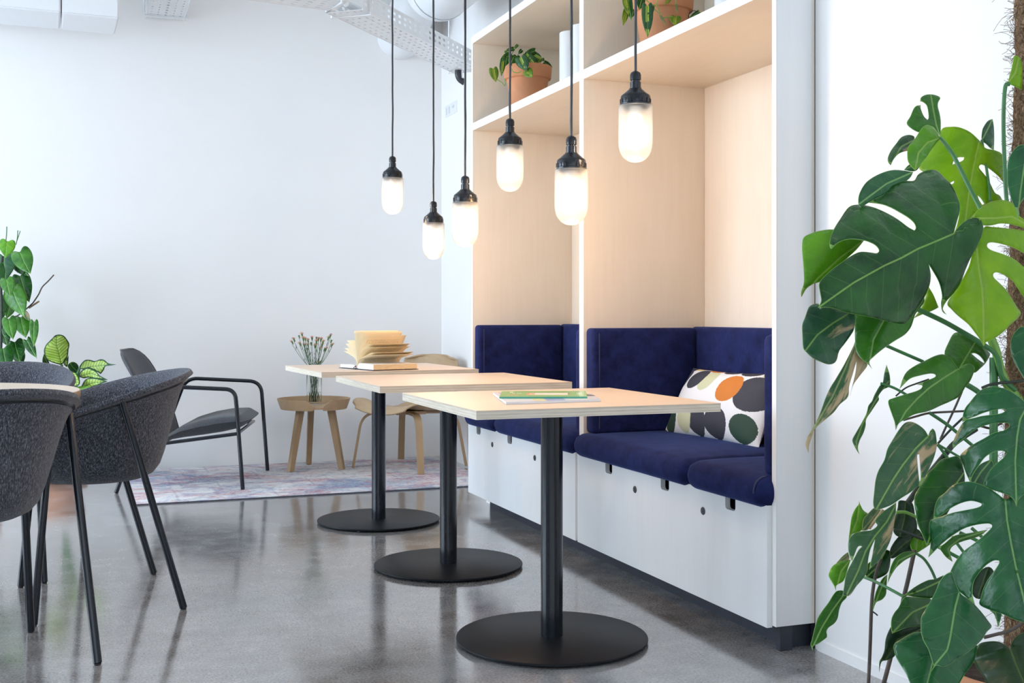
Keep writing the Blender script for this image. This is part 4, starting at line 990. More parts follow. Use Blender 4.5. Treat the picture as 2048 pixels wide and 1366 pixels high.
# ---------------------------------------------------------------- the large monstera by the near wall
pole_c = atd(2062, 1000, 2.33); pole_c.z = 0
MO = thing('monstera_plant', 'large monstera climbing a coir pole beside the near white wall at right', 'plant', (pole_c.x, pole_c.y, 0))
MLV = [
 ('leaf_dark', 'B', [(972,200),(1000,160),(1050,118),(1100,105),(1135,120),(1148,160),(1140,210),(1110,280),(1070,350),(1040,420),(1010,500),(970,555),(930,600),(908,640),(915,662),(932,682),(905,662),(898,612),(903,565),(885,490),(850,425),(825,385),(835,440),(830,500),(800,575),(750,655),(705,715),(670,738),(600,728),(520,706),(420,685),(330,668),(250,642),(165,640),(185,600),(178,550),(175,490),(230,430),(300,375),(370,328),(420,308),(480,312),(515,316),(528,298),(505,268),(455,245),(400,235),(340,235),(285,255),(245,292),(235,275),(240,225),(262,170),(300,110),(350,42),(410,28),(490,42),(570,75),(640,115),(700,160),(738,181),(747,165),(735,135),(700,104),(652,75),(597,45),(541,25),(461,15),(500,-18),(575,-70),(650,-105),(690,-113),(737,-115),(760,-150),(800,-172),(842,-180),(880,-170),(920,-130),(960,-90),(988,-35),(1008,25),(1008,70),(994,120)],
   [(972,200),(880,240),(760,290),(660,345),(560,390),(470,440),(380,490),(280,560),(170,638)], 2.10, 1.98, .9, .10, (), 'B'),
 ('leaf_teal', 'A', [(425,1268),(430,1205),(475,1130),(560,1078),(650,1055),(765,1068),(740,1110),(640,1180),(520,1240),(440,1290)], [(765,1068),(600,1140),(430,1266)], 2.22, 2.14, .9, 0),
 ('leaf_green', 'B', [(68,578),(66,545),(82,490),(80,400),(72,300),(78,230),(115,203),(180,183),(258,176),(340,200),(440,240),(390,300),(300,380),(190,478),(135,500),(95,530)], [(440,240),(300,340),(160,470),(68,578)], 2.20, 2.14, .9, .2),
 ('leaf_lime', 'B', [(1110,280),(1085,310),(1060,400),(1000,510),(935,610),(960,650),(1000,690),(1060,740),(1100,790),(1130,830),(1150,870),(1165,845),(1200,830),(1260,790),(1310,740),(1370,680),(1350,640),(1320,590),(1280,530),(1240,490),(1210,460),(1208,438),(1230,430),(1280,450),(1330,490),(1390,580),(1440,620),(1450,450),(1390,400),(1330,350),(1260,320),(1200,300),(1172,280),(1175,258),(1205,252),(1270,265),(1340,290),(1450,350),(1450,190),(1300,170),(1200,160),(1150,165)],
   [(1110,280),(1120,400),(1140,520),(1148,650),(1150,868)], 2.20, 2.16, .8, -.1),
 ('leaf_lime', 'P1', [(945,1175),(1020,1100),(1110,1045),(1200,1025),(1280,1040),(1330,1090),(1350,1150),(1420,1210),(1430,1275),(1300,1235),(1200,1225),(1130,1240),(1050,1240),(1010,1190)], [(1430,1240),(1300,1165),(1150,1180),(960,1180)], 2.17, 2.12, .8, .2),
 ('leaf_lime', 'P1', [(1020,518),(940,445),(850,405),(770,400),(700,418),(660,520),(570,640),(510,720),(515,770),(600,800),(720,860),(820,1000),(850,1100),(830,1230),(800,1310),(880,1250),(945,1180),(1040,1090),(1120,1040),(1215,1025),(1190,985),(1150,960),(1110,880),(1080,830),(1030,770),(1015,742),(1040,722),(1100,755),(1180,820),(1222,872),(1222,760),(1215,640),(1150,600),(1070,580)],
   [(1020,518),(990,640),(960,790),(930,960),(900,1200),(860,1300)], 2.40, 2.32, .7, .1, ([(790,722),(800,690),(840,660),(888,660),(880,685),(840,704)], [(768,878),(800,862),(800,880),(780,890)], [(1003,985),(1030,1010),(1060,1056),(1042,1066),(1015,1022)])),
 ('leaf_mid', 'P1', [(687,490),(660,450),(620,400),(570,395),(540,420),(495,445),(400,380),(430,310),(455,250),(480,222),(518,215),(520,250),(545,310),(575,340),(585,325),(583,280),(570,220),(540,190),(513,182),(520,150),(560,127),(610,123),(660,135),(685,155),(668,190),(665,230),(680,290),(690,360)], [(687,490),(650,380),(625,250),(605,128)], 2.34, 2.42, .7, .2),
 ('leaf_green', 'P1', [(680,497),(640,425),(595,388),(545,393),(505,445),(455,520),(415,565),(403,620),(408,690),(435,735),(470,773),(500,740),(560,670),(600,610),(650,540)], [(680,498),(580,530),(500,620),(470,770)], 2.32, 2.22, .9, .3),
 ('leaf_tan_half', 'P1', [(465,490),(440,472),(400,470),(350,490),(310,540),(265,600),(238,660),(240,700),(262,728),(285,680),(330,630),(380,610),(430,600),(450,560)], [(465,510),(350,570),(262,726)], 2.36, 2.28, .9, 0),
 ('leaf_teal', 'P1', [(375,768),(420,722),(480,700),(540,600),(570,585),(590,600),(520,720),(470,778)], [(590,600),(480,710),(380,768)], 2.36, 2.34, .9, 0),
 ('leaf_teal', 'P1', [(1040,512),(1042,440),(1055,400),(1090,350),(1130,332),(1142,400),(1145,500),(1142,600),(1110,580),(1080,550)], [(1040,512),(1080,440),(1130,335)], 2.44, 2.48, .7, .4),
 ('leaf_teal', 'P1', [(1400,555),(1340,570),(1290,630),(1262,700),(1255,800),(1260,900),(1290,1020),(1330,1110),(1345,1190),(1360,1150),(1355,1090),(1385,1030),(1430,960),(1470,800),(1460,640)], [(1430,560),(1400,750),(1370,950),(1346,1188)], 2.12, 2.08, .9, .1),
 ('leaf_teal', 'P3', [(1110,60),(1060,75),(1015,130),(995,200),(1000,280),(1030,370),(1080,450),(1110,500),(1180,560),(1250,400),(1230,150)], [(1190,70),(1160,300),(1175,555)], 2.12, 2.08, .9, .1),
 ('leaf_tan_streak', 'P2', [(200,150),(190,110),(150,115),(110,140),(80,220),(58,280),(58,350),(65,460),(85,495),(140,545),(200,575),(265,598),(310,590),(335,560),(355,490),(400,430),(450,360),(475,310),(490,196),(440,186),(330,150),(260,120)], [(430,190),(300,270),(180,360),(82,490)], 2.16, 2.08, 1.0, .2),
 ('leaf_mid', 'P2', [(485,190),(480,300),(482,400),(488,480),(520,540),(560,575),(590,600),(620,635),(597,578),(640,530),(720,465),(800,410),(880,360),(930,300),(955,230),(970,190),(1040,90),(1000,20),(860,60),(700,140),(560,170)], [(800,60),(715,245),(630,400),(598,590)], 2.20, 2.14, .9, .1),
 ('leaf_lime', 'B', [(735,703),(790,620),(820,510),(850,560),(882,638),(840,660),(780,682)], [(820,520),(800,610),(740,700)], 2.30, 2.28, .8, 0),
 ('leaf_dried', 'P2', [(488,400),(460,470),(400,590),(330,710),(280,790),(240,880),(205,980),(165,1070),(130,1130),(98,1185),(85,1245),(110,1312),(112,1250),(135,1180),(165,1110),(240,1045),(310,985),(360,920),(425,860),(436,770),(465,670),(495,570),(487,660),(468,745),(440,855),(470,760),(520,690),(582,602),(540,560),(505,500)], [(488,420),(400,640),(300,860),(150,1110),(110,1300)], 2.18, 2.10, 1.2, .3),
 ('leaf_tan_half', 'P2', [(735,600),(715,680),(705,745),(680,770),(640,840),(620,890),(590,930),(575,990),(540,1060),(500,1130),(465,1190),(462,1220),(490,1280),(520,1325),(505,1270),(520,1210),(550,1150),(568,1090),(572,1040),(610,980),(650,920),(675,880),(672,850),(710,800),(760,770),(762,690),(745,630)], [(740,750),(640,900),(540,1080),(492,1220),(515,1318)], 2.30, 2.24, 1.4, .3),
 ('leaf_mid', 'P3', [(545,420),(535,400),(500,345),(450,305),(405,293),(340,310),(260,350),(180,390),(110,440),(75,500),(48,590),(75,560),(140,500),(220,475),(310,458),(350,465),(352,485),(310,505),(250,530),(195,552),(235,556),(242,568),(225,590),(180,610),(120,628),(0,665),(-50,695),(-20,800),(5,870),(15,940),(40,885),(100,845),(180,805),(290,780),(400,730),(480,695),(560,650),(610,570),(650,520),(680,450),(688,410),(670,385),(630,375),(590,390)], [(545,420),(430,490),(300,580),(200,670),(100,780),(15,935)], 2.24, 2.12, .8, -.1),
 ('leaf_mid', 'P3', [(430,290),(470,180),(505,120),(545,105),(600,115),(680,160),(740,210),(815,280),(815,310),(780,370),(740,410),(690,450),(640,430),(590,420),(545,415),(500,350)], [(690,195),(620,310),(560,412)], 2.36, 2.30, .9, 0, ([(660,287),(690,283),(730,305),(762,343),(772,370),(740,352),(700,322)],)),
 ('leaf_teal', 'P3', [(1110,690),(1060,650),(980,600),(880,570),(800,575),(740,600),(690,650),(650,700),(610,750),(590,810),(583,870),(640,842),(700,820),(760,795),(850,770),(930,760),(955,770),(930,790),(880,803),(760,818),(690,835),(610,858),(560,920),(525,990),(503,1050),(503,1095),(540,1060),(600,1010),(680,945),(750,910),(850,885),(960,878),(985,895),(975,920),(930,945),(850,965),(770,1010),(680,1060),(610,1110),(563,1165),(590,1240),(620,1320),(668,1422),(655,1380),(680,1310),(720,1250),(780,1170),(860,1125),(930,1118),(960,1140),(930,1180),(870,1230),(820,1280),(780,1350),(768,1410),(820,1445),(900,1470),(980,1500),(1025,1540),(1045,1600),(1060,1540),(1110,1490),(1200,1440),(1260,1300),(1260,900),(1200,760)],
   [(1130,745),(1075,850),(1050,1000),(1035,1200),(1040,1400),(1045,1590)], 2.06, 2.00, .8, .05),
 ('leaf_tan_half', 'P4', [(1095,135),(1060,80),(1000,35),(940,15),(890,30),(840,90),(790,170),(745,250),(720,340),(670,430),(645,510),(632,620),(625,720),(650,768),(720,750),(790,720),(860,670),(940,620),(1000,570),(1035,560),(1065,490),(1100,420),(1140,330),(1165,240),(1167,180),(1155,100),(1132,72),(1110,95)], [(1095,138),(990,240),(880,380),(800,500),(720,640),(650,765)], 2.12, 2.02, .9, .1, ([(1000,300),(1018,292),(1026,400),(1031,500),(1020,540),(1012,470),(1003,380)],)),
 ('leaf_tan_half', 'P4', [(820,705),(818,790),(802,890),(780,1000),(740,1100),(690,1185),(590,1280),(600,1225),(618,1150),(640,1020),(600,1110),(580,1210),(575,1285),(541,1351),(483,1418),(425,1497),(363,1500),(375,1426),(392,1318),(440,1220),(470,1165),(500,1110),(530,1080),(510,1075),(490,1090),(465,1150),(445,1205),(418,1150),(410,1070),(425,1005),(470,965),(540,948),(610,940),(660,900),(640,860),(700,790),(770,740)], [(820,720),(740,870),(640,990),(560,1120),(500,1280),(400,1490)], 2.16, 2.06, .9, .1),
 ('leaf_mid', 'P6', [(395,420),(330,420),(290,460),(240,540),(180,620),(130,700),(105,780),(85,860),(70,930),(58,970),(80,1040),(85,990),(140,960),(220,900),(225,870),(220,840),(240,800),(300,755),(335,700),(350,620),(380,540),(430,480)], [(390,470),(280,620),(170,800),(78,1000)], 2.22, 2.14, 1.0, .1),
 ('leaf_green', 'P6', [(470,100),(400,105),(320,140),(280,170),(250,225),(243,270),(275,330),(300,370),(318,418),(325,362),(395,318),(430,220)], [(460,105),(370,220),(318,414)], 2.26, 2.20, 1.2, .3),
 ('leaf_dried', 'P6', [(440,22),(385,65),(320,135),(390,118),(455,92)], [(445,40),(330,130)], 2.28, 2.26, 1, 0),
 ('leaf_green', 'P4', [(505,690),(512,715),(540,770),(582,800),(545,860),(530,940),(455,970),(422,1010),(411,1060),(425,940),(440,830),(470,760),(500,720)], [(508,700),(490,850),(413,1050)], 2.30, 2.24, 1.1, .3),
 ('leaf_dried', 'P4', [(635,750),(580,800),(540,850),(530,945),(590,930),(650,840),(690,770)], [(680,765),(535,940)], 2.28, 2.24, 1, 0),
 ('leaf_dark', 'P5', [(600,190),(555,60),(470,65),(400,85),(340,150),(280,210),(215,320),(180,380),(172,450),(185,540),(200,630),(240,720),(280,820),(305,800),(340,760),(400,650),(480,500),(560,400),(600,300)], [(600,190),(480,360),(360,560),(282,818)], 2.20, 2.10, .9, .1),
 ('leaf_teal', 'P5', [(950,420),(880,370),(800,320),(700,280),(620,270),(540,285),(490,310),(430,370),(380,410),(350,480),(338,590),(400,560),(480,500),(570,455),(660,435),(740,455),(745,475),(700,495),(600,515),(500,535),(400,570),(310,605),(305,700),(312,810),(295,915),(340,870),(410,800),(500,730),(600,670),(700,640),(800,628),(833,640),(830,665),(760,735),(680,800),(600,860),(540,930),(490,1020),(468,1090),(500,1150),(560,1210),(620,1260),(690,1320),(670,1230),(680,1130),(720,1060),(780,990),(850,945),(895,945),(895,970),(850,1040),(800,1110),(765,1180),(745,1250),(730,1316),(799,1358),(922,1400),(1022,1446),(1110,1473),(1250,1500),(1270,1000),(1230,600),(1200,420),(1100,370),(1000,395)],
   [(950,425),(965,600),(1000,800),(1040,1000),(1090,1200),(1150,1450)], 2.02, 1.94, .7, .05),
 ('leaf_teal', 'P7', [(725,350),(640,125),(560,170),(500,250),(470,330),(420,430),(350,550),(305,630),(298,700),(300,800),(330,900),(380,990),(410,1080),(435,1160),(440,1180),(415,1240),(470,1172),(540,1188),(620,1160),(700,1100),(800,1040),(900,960),(980,880),(1030,800),(1083,740),(1040,670),(980,590),(900,500),(820,430)], [(725,355),(680,520),(650,700),(620,880),(590,1000),(440,1180)], 2.00, 1.90, .8, -.1),
 ('leaf_teal', 'P7', [(0,940),(90,875),(200,815),(300,800),(500,850),(750,900),(930,950),(890,1120),(800,1250),(730,1366),(690,1480),(560,1560),(330,1560),(220,1450),(175,1366),(130,1260),(60,1150),(15,1060)], [(560,870),(430,1130),(370,1366),(340,1540)], 2.08, 2.00, .8, 0),
 ('leaf_dark', 'P6', [(1300,510),(1200,490),(1100,480),(1030,480),(1000,510),(960,590),(920,640),(890,700),(883,780),(895,860),(960,830),(1060,795),(1180,780),(1260,790),(1330,640)], [(1320,540),(1100,640),(895,855)], 2.12, 2.04, 1, .1),
 ('leaf_dark', 'P6', [(1010,475),(1060,430),(1150,365),(1260,310),(1335,298),(1420,260),(1450,330),(1400,430),(1330,480),(1260,500),(1150,487),(1060,470)], [(1430,300),(1200,410),(1012,475)], 2.16, 2.12, 1, .2),
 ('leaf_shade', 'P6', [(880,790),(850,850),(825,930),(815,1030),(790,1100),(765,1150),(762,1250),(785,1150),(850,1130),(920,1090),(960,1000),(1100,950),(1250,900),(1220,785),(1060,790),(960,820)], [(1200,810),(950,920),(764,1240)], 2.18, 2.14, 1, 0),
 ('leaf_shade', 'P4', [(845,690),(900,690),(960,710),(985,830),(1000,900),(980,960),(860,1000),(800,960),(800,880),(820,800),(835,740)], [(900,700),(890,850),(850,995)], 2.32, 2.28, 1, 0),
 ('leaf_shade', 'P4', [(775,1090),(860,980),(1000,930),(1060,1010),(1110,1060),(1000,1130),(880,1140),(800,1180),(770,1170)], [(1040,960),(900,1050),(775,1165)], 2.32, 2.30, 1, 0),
 ('leaf_green', 'P4', [(960,1010),(1040,1000),(1080,1070),(1112,1062),(1040,1110),(985,1135),(940,1080)], [(1010,1000),(1000,1060),(985,1130)], 2.315, 2.30, 1, 0),
 ('leaf_mid', 'P6', [(1120,20),(1060,15),(1000,30),(930,80),(885,160),(865,240),(848,345),(880,270),(940,180),(1020,110),(1090,70),(1130,40)], [(1125,30),(960,110),(850,340)], 2.24, 2.20, 1.2, .2),
 ('leaf_mid', 'P6', [(845,250),(790,300),(740,400),(715,480),(700,560),(695,630),(730,540),(790,510),(830,460),(838,380)], [(845,255),(770,420),(696,625)], 2.30, 2.26, 1.1, .2),
 ('leaf_dark', 'P6', [(690,110),(640,150),(622,260),(700,300),(780,280),(850,230),(875,130),(875,20),(820,0),(760,60)], [(820,20),(740,180),(640,270)], 2.32, 2.30, 1, 0),
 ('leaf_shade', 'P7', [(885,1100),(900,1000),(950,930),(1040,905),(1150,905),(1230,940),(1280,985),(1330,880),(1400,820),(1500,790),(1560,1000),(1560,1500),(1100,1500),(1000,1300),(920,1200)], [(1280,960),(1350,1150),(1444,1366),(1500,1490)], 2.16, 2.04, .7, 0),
 ('leaf_teal', 'P7', [(1060,560),(1110,600),(1140,680),(1155,755),(1190,640),(1196,600),(1120,560)], [(1120,560),(1155,750)], 2.10, 2.10, .8, 0),
 ('leaf_lime', 'A', [(1350,520),(1375,430),(1390,355),(1405,345),(1440,380),(1440,560),(1380,530)], [(1350,520),(1400,450),(1420,360)], 2.30, 2.30, .8, 0),
 ('leaf_teal', 'P5', [(830,80),(850,140),(800,230),(790,330),(700,300),(655,265),(680,200),(740,120)], [(830,85),(740,190),(680,290)], 2.24, 2.20, .8, 0),
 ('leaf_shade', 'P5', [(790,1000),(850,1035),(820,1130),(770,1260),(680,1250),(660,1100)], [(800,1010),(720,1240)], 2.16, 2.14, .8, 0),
 ('leaf_mid', 'P5', [(380,830),(430,800),(520,730),(640,710),(800,680),(720,740),(560,790),(480,850),(500,955),(440,910)], [(800,685),(560,760),(460,840),(495,950)], 2.26, 2.24, .8, 0),
]
for i, q in enumerate(MLV):
    mat_, tg, ol, md, d0, d1, cu, ro = q[:8]; ho = q[8] if len(q) > 8 else ()
    random.seed(100+i)
    leaf(MO, 'leaf', mat_, cv_(tg, ol), cv_(tg, md), d0, d1, cu, ro, [cv_(tg, h) for h in ho], 7.0 if i in (0, 3, 5, 20, 29) else 6.0)
for tg, pts, r, d, mt in (
 ('P1', [(685,495),(740,560),(800,650),(900,850),(1000,1050),(1045,1130)], .0042, (2.33, 2.24), 'stem_mid'),
 ('P1', [(1040,515),(1060,640),(1080,760),(1100,900),(1112,1030)], .0030, (2.42, 2.34), 'stem_mid'),
 ('P1', [(1275,35),(1240,60),(1225,300),(1230,600),(1250,1010),(1290,1200)], .0042, (2.30, 2.30), 'stem_mid'),
 ('B', [(740,640),(900,715),(1000,770),(1150,860),(1230,930),(1260,1050),(1340,1130)], .0050, (2.28, 2.30), 'stem_mid'),
 ('B', [(560,860),(640,895),(790,960)], .0034, (2.28, 2.30), 'stem_mid'),
 ('P3', [(830,160),(870,260),(885,330),(930,480),(1000,600),(1130,720)], .0085, (2.30, 2.31), 'stem_lime'),
 ('P3', [(850,320),(852,600),(850,900),(850,1240)], .0080, (2.31, 2.31), 'stem_mid'),
 ('P3', [(300,790),(450,890),(560,980),(680,1080)], .0034, (2.30, 2.30), 'stem_mid'),
 ('P3', [(600,540),(700,600),(760,650)], .0055, (2.30, 2.30), 'stem_mid'),
 ('P3', [(-115,540),(0,580),(110,640)], .0026, (2.30, 2.28), 'stem_mid'),
 ('P3', [(370,1060),(460,1180)], .0030, (2.28, 2.28), 'stem_mid'), ('P3', [(370,1060),(560,1170)], .0024, (2.28, 2.28), 'stem_mid'),
 ('P6', [(610,280),(720,325),(850,390),(1015,480)], .0030, (2.24, 2.16), 'stem_mid'),
 ('P6', [(1140,35),(1220,90),(1290,190),(1345,310)], .0028, (2.28, 2.26), 'stem_mid'),
 ('P5', [(375,825),(460,870),(570,930)], .0036, (2.30, 2.28), 'stem_mid'), ('P5', [(500,740),(540,800),(600,880)], .0030, (2.30, 2.28), 'stem_mid'),
 ('P5', [(560,705),(640,740),(720,780)], .0036, (2.30, 2.28), 'stem_mid'), ('P5', [(660,665),(760,750)], .0034, (2.31, 2.30), 'stem_mid'),
 ('P4', [(820,790),(900,788),(995,830)], .0032, (2.26, 2.26), 'stem_lime'), ('P4', [(800,935),(900,960),(1055,1022)], .0028, (2.27, 2.27), 'stem_dark')):
    stem(MO, tg, pts, r, d, mt)
for tg, pts, r, d, mt in (
 ('P3', [(80,855),(200,820),(300,795),(450,785),(600,778)], .0022, (2.30, 2.30), 'root_brown'),
 ('P3', [(580,610),(520,750),(440,920),(395,1020)], .0022, (2.32, 2.32), 'root_brown'),
 ('P3', [(590,835),(480,940),(370,1060)], .0024, (2.31, 2.31), 'stem_dark'),
 ('P3', [(750,580),(830,550),(940,535),(1100,520)], .0028, (2.29, 2.29), 'stem_dark'),
 ('P3', [(15,650),(100,580),(200,540),(300,505)], .0016, (2.29, 2.27), 'stem_dark'),
 ('P3', [(740,905),(830,925),(900,890),(960,850)], .0024, (2.33, 2.33), 'root_brown'),
 ('P5', [(120,450),(250,270),(420,60),(520,-60),(700,-180)], .0058, (2.26, 2.32), 'stem_dark'),
 ('P6', [(780,90),(740,200),(710,330),(690,480),(680,660),(672,900),(660,1200),(650,1400),(640,1520)], .0034, (2.30, 2.26), 'root_brown'),
 ('P6', [(1125,0),(1060,300),(1020,470),(940,850),(880,1100),(810,1366),(760,1540)], .0042, (2.27, 2.20), 'root_brown'),
 ('P4', [(590,930),(640,860),(710,765)], .0030, (2.25, 2.25), 'twig_tan'),
 ('P7', [(1000,860),(1100,835),(1300,780),(1420,700)], .0034, (2.16, 2.16), 'root_brown'),
 ('P6', [(690,630),(720,650),(745,672)], .0014, (2.28, 2.28), 'stem_dark')):
    stem(MO, tg, pts, r, d, mt, 'aerial_root')
# coir pole with loose fibres
m, t, b = nt('coir'); b.inputs['Roughness'].default_value = 1
v = coords(t); f1 = tnoise(t, coords(t, (1, 1, .6), (.3, .5, 0)), 80, 6, .85, 2.5); t.links.new(ramp(t, f1, [(.36, (.04, .02, .01)), (.5, (.22, .12, .06)), (.62, (.55, .38, .22))]), b.inputs['Base Color']); bump(t, b, f1, 1, .004)
def pole_at(z):
    y = HZ-(z-EYE)*FPX/2.33; x = 2062-max(0, min(1, (y-150)/700))*20; p = atd(x, y, 2.33); return Vector((p.x, p.y, z))
bm = bmesh.new(); zs = [.2+i*.022 for i in range(65)]
uvgrid(bm, lambda u, v: (lambda z, a: pole_at(z)+Vector((math.cos(a), math.sin(a), 0))*(.030+.006*noise.noise(Vector((math.cos(a)*2, math.sin(a)*2, z*14)))+.002*noise.noise(Vector((math.cos(a)*9, math.sin(a)*9, z*90)))))(.2+v*1.5, u*2*PI), 40, 260, closeu=True)
finish('moss_pole', bm, 'coir', MO, angle=80)
random.seed(3); bm = bmesh.new()
for k in range(3200):
    z = random.uniform(.3, 1.68); a = random.uniform(0, 2*PI); p = pole_at(z)+Vector((math.cos(a), math.sin(a), 0))*.031
    q = [p]; dr = Vector((math.cos(a+random.uniform(-1.4, 1.4)), math.sin(a+random.uniform(-1.4, 1.4)), random.uniform(-1.2, 1.2))).normalized()
    st = random.uniform(.003, .007)*(2.2 if random.random() < .08 else 1)
    for s_ in range(4): dr = (dr+Vector((random.uniform(-.5, .5), random.uniform(-.5, .5), random.uniform(-.5, .5)))).normalized(); q.append(q[-1]+dr*st)
    tube(bm, q, .00045, 3, caps=False)
o = finish('coir_fibres', bm, 'coir', MO); o['kind'] = 'stuff'
# terracotta pot
pr_ = [(0, .0), (.10, .0), (.105, .004), (.138, .215), (.140, .216), (.152, .218), (.155, .222), (.158, .270), (.156, .274), (.148, .274), (.145, .270), (.140, .225), (.0, .225)]
finish('pot', L(pr_, 64, (pole_c.x-.005, pole_c.y+.02, .0)), 'terracotta', MO)
bm = L([(0, .245), (.08, .247), (.142, .243), (.142, .23), (0, .23)], 40, (pole_c.x-.005, pole_c.y+.02, 0)); finish('soil', bm, 'soil', MO)
# ---------------------------------------------------------------- climbing philodendron, far left
ph_c = atd(-12, 900, 6.72); ph_c.z = 0
PHL = thing('philodendron', 'tall climbing heart-leaf philodendron in the far left corner by the wall', 'plant', (ph_c.x, ph_c.y, 0))
PLV = [((70,195),(50,345),150,'leaf_green'),((180,290),(278,492),190,'leaf_mid'),((40,330),(55,555),190,'leaf_teal'),((150,395),(262,512),110,'leaf_dark'),((185,510),(268,752),165,'leaf_dark'),
 ((60,540),(95,700),130,'leaf_mid'),((115,640),(222,882),195,'leaf_mid'),((10,700),(25,910),130,'leaf_dark'),((80,900),(120,1090),135,'leaf_mid'),((190,885),(235,1075),155,'leaf_mid'),
 ((310,930),(308,1158),84,'leaf_mid'),((245,1095),(335,1262),90,'leaf_dark'),((135,1110),(182,1290),165,'leaf_dark'),((30,1170),(70,1370),180,'leaf_dark'),((225,845),(272,920),55,'leaf_dried'),
 ((20,990),(70,1150),130,'leaf_dark'),((-40,420),(-30,650),170,'leaf_dark'),((-50,800),(-20,1000),170,'leaf_dark'),((100,760),(60,900),110,'leaf_mid'),((160,1200),(200,1330),120,'leaf_dark')]
for i, (b_, tp, w, mt) in enumerate(PLV):
    ol, md = heart(b_, tp, w); random.seed(i)
    dd = 6.68+.16*((i*7) % 5-2)/2
    if i in (3, 7, 15, 18, 19): dd = 6.84
    leaf(PHL, 'leaf', mt, cv_('L', [tuple(p) for p in ol]), cv_('L', [tuple(p) for p in md]), dd, dd-.10, .5, random.uniform(-.3, .3), (), 3.2, .0008, 3)
for pts, r, mt in (([(0,1500),(10,1100),(15,800),(5,500),(20,330)], .008, 'stem_dark'), ([(100,895),(170,865),(250,800),(300,755)], .004, 'stem_dark'), ([(300,755),(350,680),(385,610),(440,555),(490,500)], .0040, 'root_brown'),
                   ([(45,245),(58,150),(62,60)], .0028, 'stem_mid'), ([(145,225),(158,160),(162,95)], .0026, 'stem_mid'), ([(150,200),(168,150),(184,100)], .0022, 'stem_mid'), ([(265,800),(310,770),(355,740)], .0055, 'twig_tan'),
                   ([(60,920),(20,960),(30,1040),(60,1060)], .003, 'stem_mid')):
    stem(PHL, 'L', pts, r, (6.72, 6.70), mt)
finish('pot', L([(0, 0), (.12, 0), (.15, .23), (.162, .232), (.166, .28), (.155, .28), (.15, .25), (0, .25)], 48, (ph_c.x-.12, ph_c.y, 0)), 'terracotta', PHL)
finish('trellis_pole', L([(0, .24), (.02, .24), (.02, 1.35), (0, 1.35)], 20, (ph_c.x-.06, ph_c.y+.02, 0)), 'coir', PHL)
# ---------------------------------------------------------------- dieffenbachia in a saucered pot
df_c = onz(126, 962, 0.0)
DF = thing('dieffenbachia', 'low dieffenbachia with yellow-green variegated leaves in a saucered pot behind the bucket chairs', 'plant', (df_c.x, df_c.y, 0))
DLV = [([(765,555),(690,540),(600,505),(560,450),(545,380),(570,310),(610,265),(650,225),(685,190),(735,180),(790,195),(830,240),(862,300),(850,370),(840,450),(800,510)],[(765,555),(740,450),(700,300),(705,185)],'leaf_variegated',-.10),
 ([(852,380),(845,450),(790,520),(800,562),(832,585),(848,520)],[(810,570),(850,390)],'leaf_variegated',.0),
 ([(545,420),(525,500),(545,560),(620,560),(600,500)],[(600,550),(535,430)],'leaf_dark',.05),
 ([(985,605),(990,570),(1050,500),(1120,495),(1180,510),(1250,487),(1300,500),(1350,540),(1445,553),(1380,565),(1310,575),(1290,620),(1250,672),(1200,640),(1100,600),(1040,615)],[(985,608),(1160,575),(1300,560),(1445,553)],'leaf_variegated',.0),
 ([(970,700),(1000,640),(1060,600),(1120,600),(1190,630),(1240,690),(1340,742),(1290,745),(1220,735),(1100,715),(1040,725)],[(975,702),(1130,660),(1340,742)],'leaf_variegated',-.10),
 ([(850,600),(840,560),(880,525),(930,525),(970,560),(980,620),(960,650),(900,650)],[(960,640),(900,580),(870,530)],'leaf_dark',-.02),
 ([(860,640),(940,650),(990,740),(980,810),(900,825),(850,760)],[(870,650),(930,740),(960,815)],'leaf_variegated',-.12),
 ([(1000,840),(1060,740),(1150,715),(1250,735),(1335,762),(1250,795),(1100,850)],[(1010,838),(1150,780),(1330,764)],'leaf_variegated',-.14),
 ([(800,780),(850,700),(900,760),(960,840),(860,830),(790,820)],[(960,840),(880,780),(830,720)],'leaf_variegated',-.08),
 ([(900,860),(950,830),(1060,820),(1150,835),(1050,880),(950,890)],[(900,870),(1150,838)],'leaf_green',-.14)]
for i, (ol, md, mt, dz) in enumerate(DLV):
    random.seed(40+i); dd = 6.68+dz
    leaf(DF, 'leaf', mt, cv_('D', ol), cv_('D', md), dd+.05, dd-.05, .5, random.uniform(-.3, .3), (), 3.0, .0008, 3)
for pts in ([(790,1400),(790,900),(765,555)], [(820,1400),(900,900),(985,608)], [(830,1400),(920,950),(975,702)], [(810,1400),(850,900),(870,650)]):
    stem(DF, 'D', pts, .008, (6.74, 6.68), 'stem_mid')
finish('pot', L([(0, .012), (.085, .012), (.115, .17), (.125, .172), (.128, .21), (.118, .21), (.11, .19), (0, .19)], 48, (df_c.x, df_c.y, 0)), 'terracotta', DF)
finish('saucer', L([(0, .002), (.10, .002), (.112, .006), (.138, .036), (.141, .040), (.135, .040), (.110, .012), (0, .011)], 56, (df_c.x, df_c.y, 0)), 'terracotta', DF)
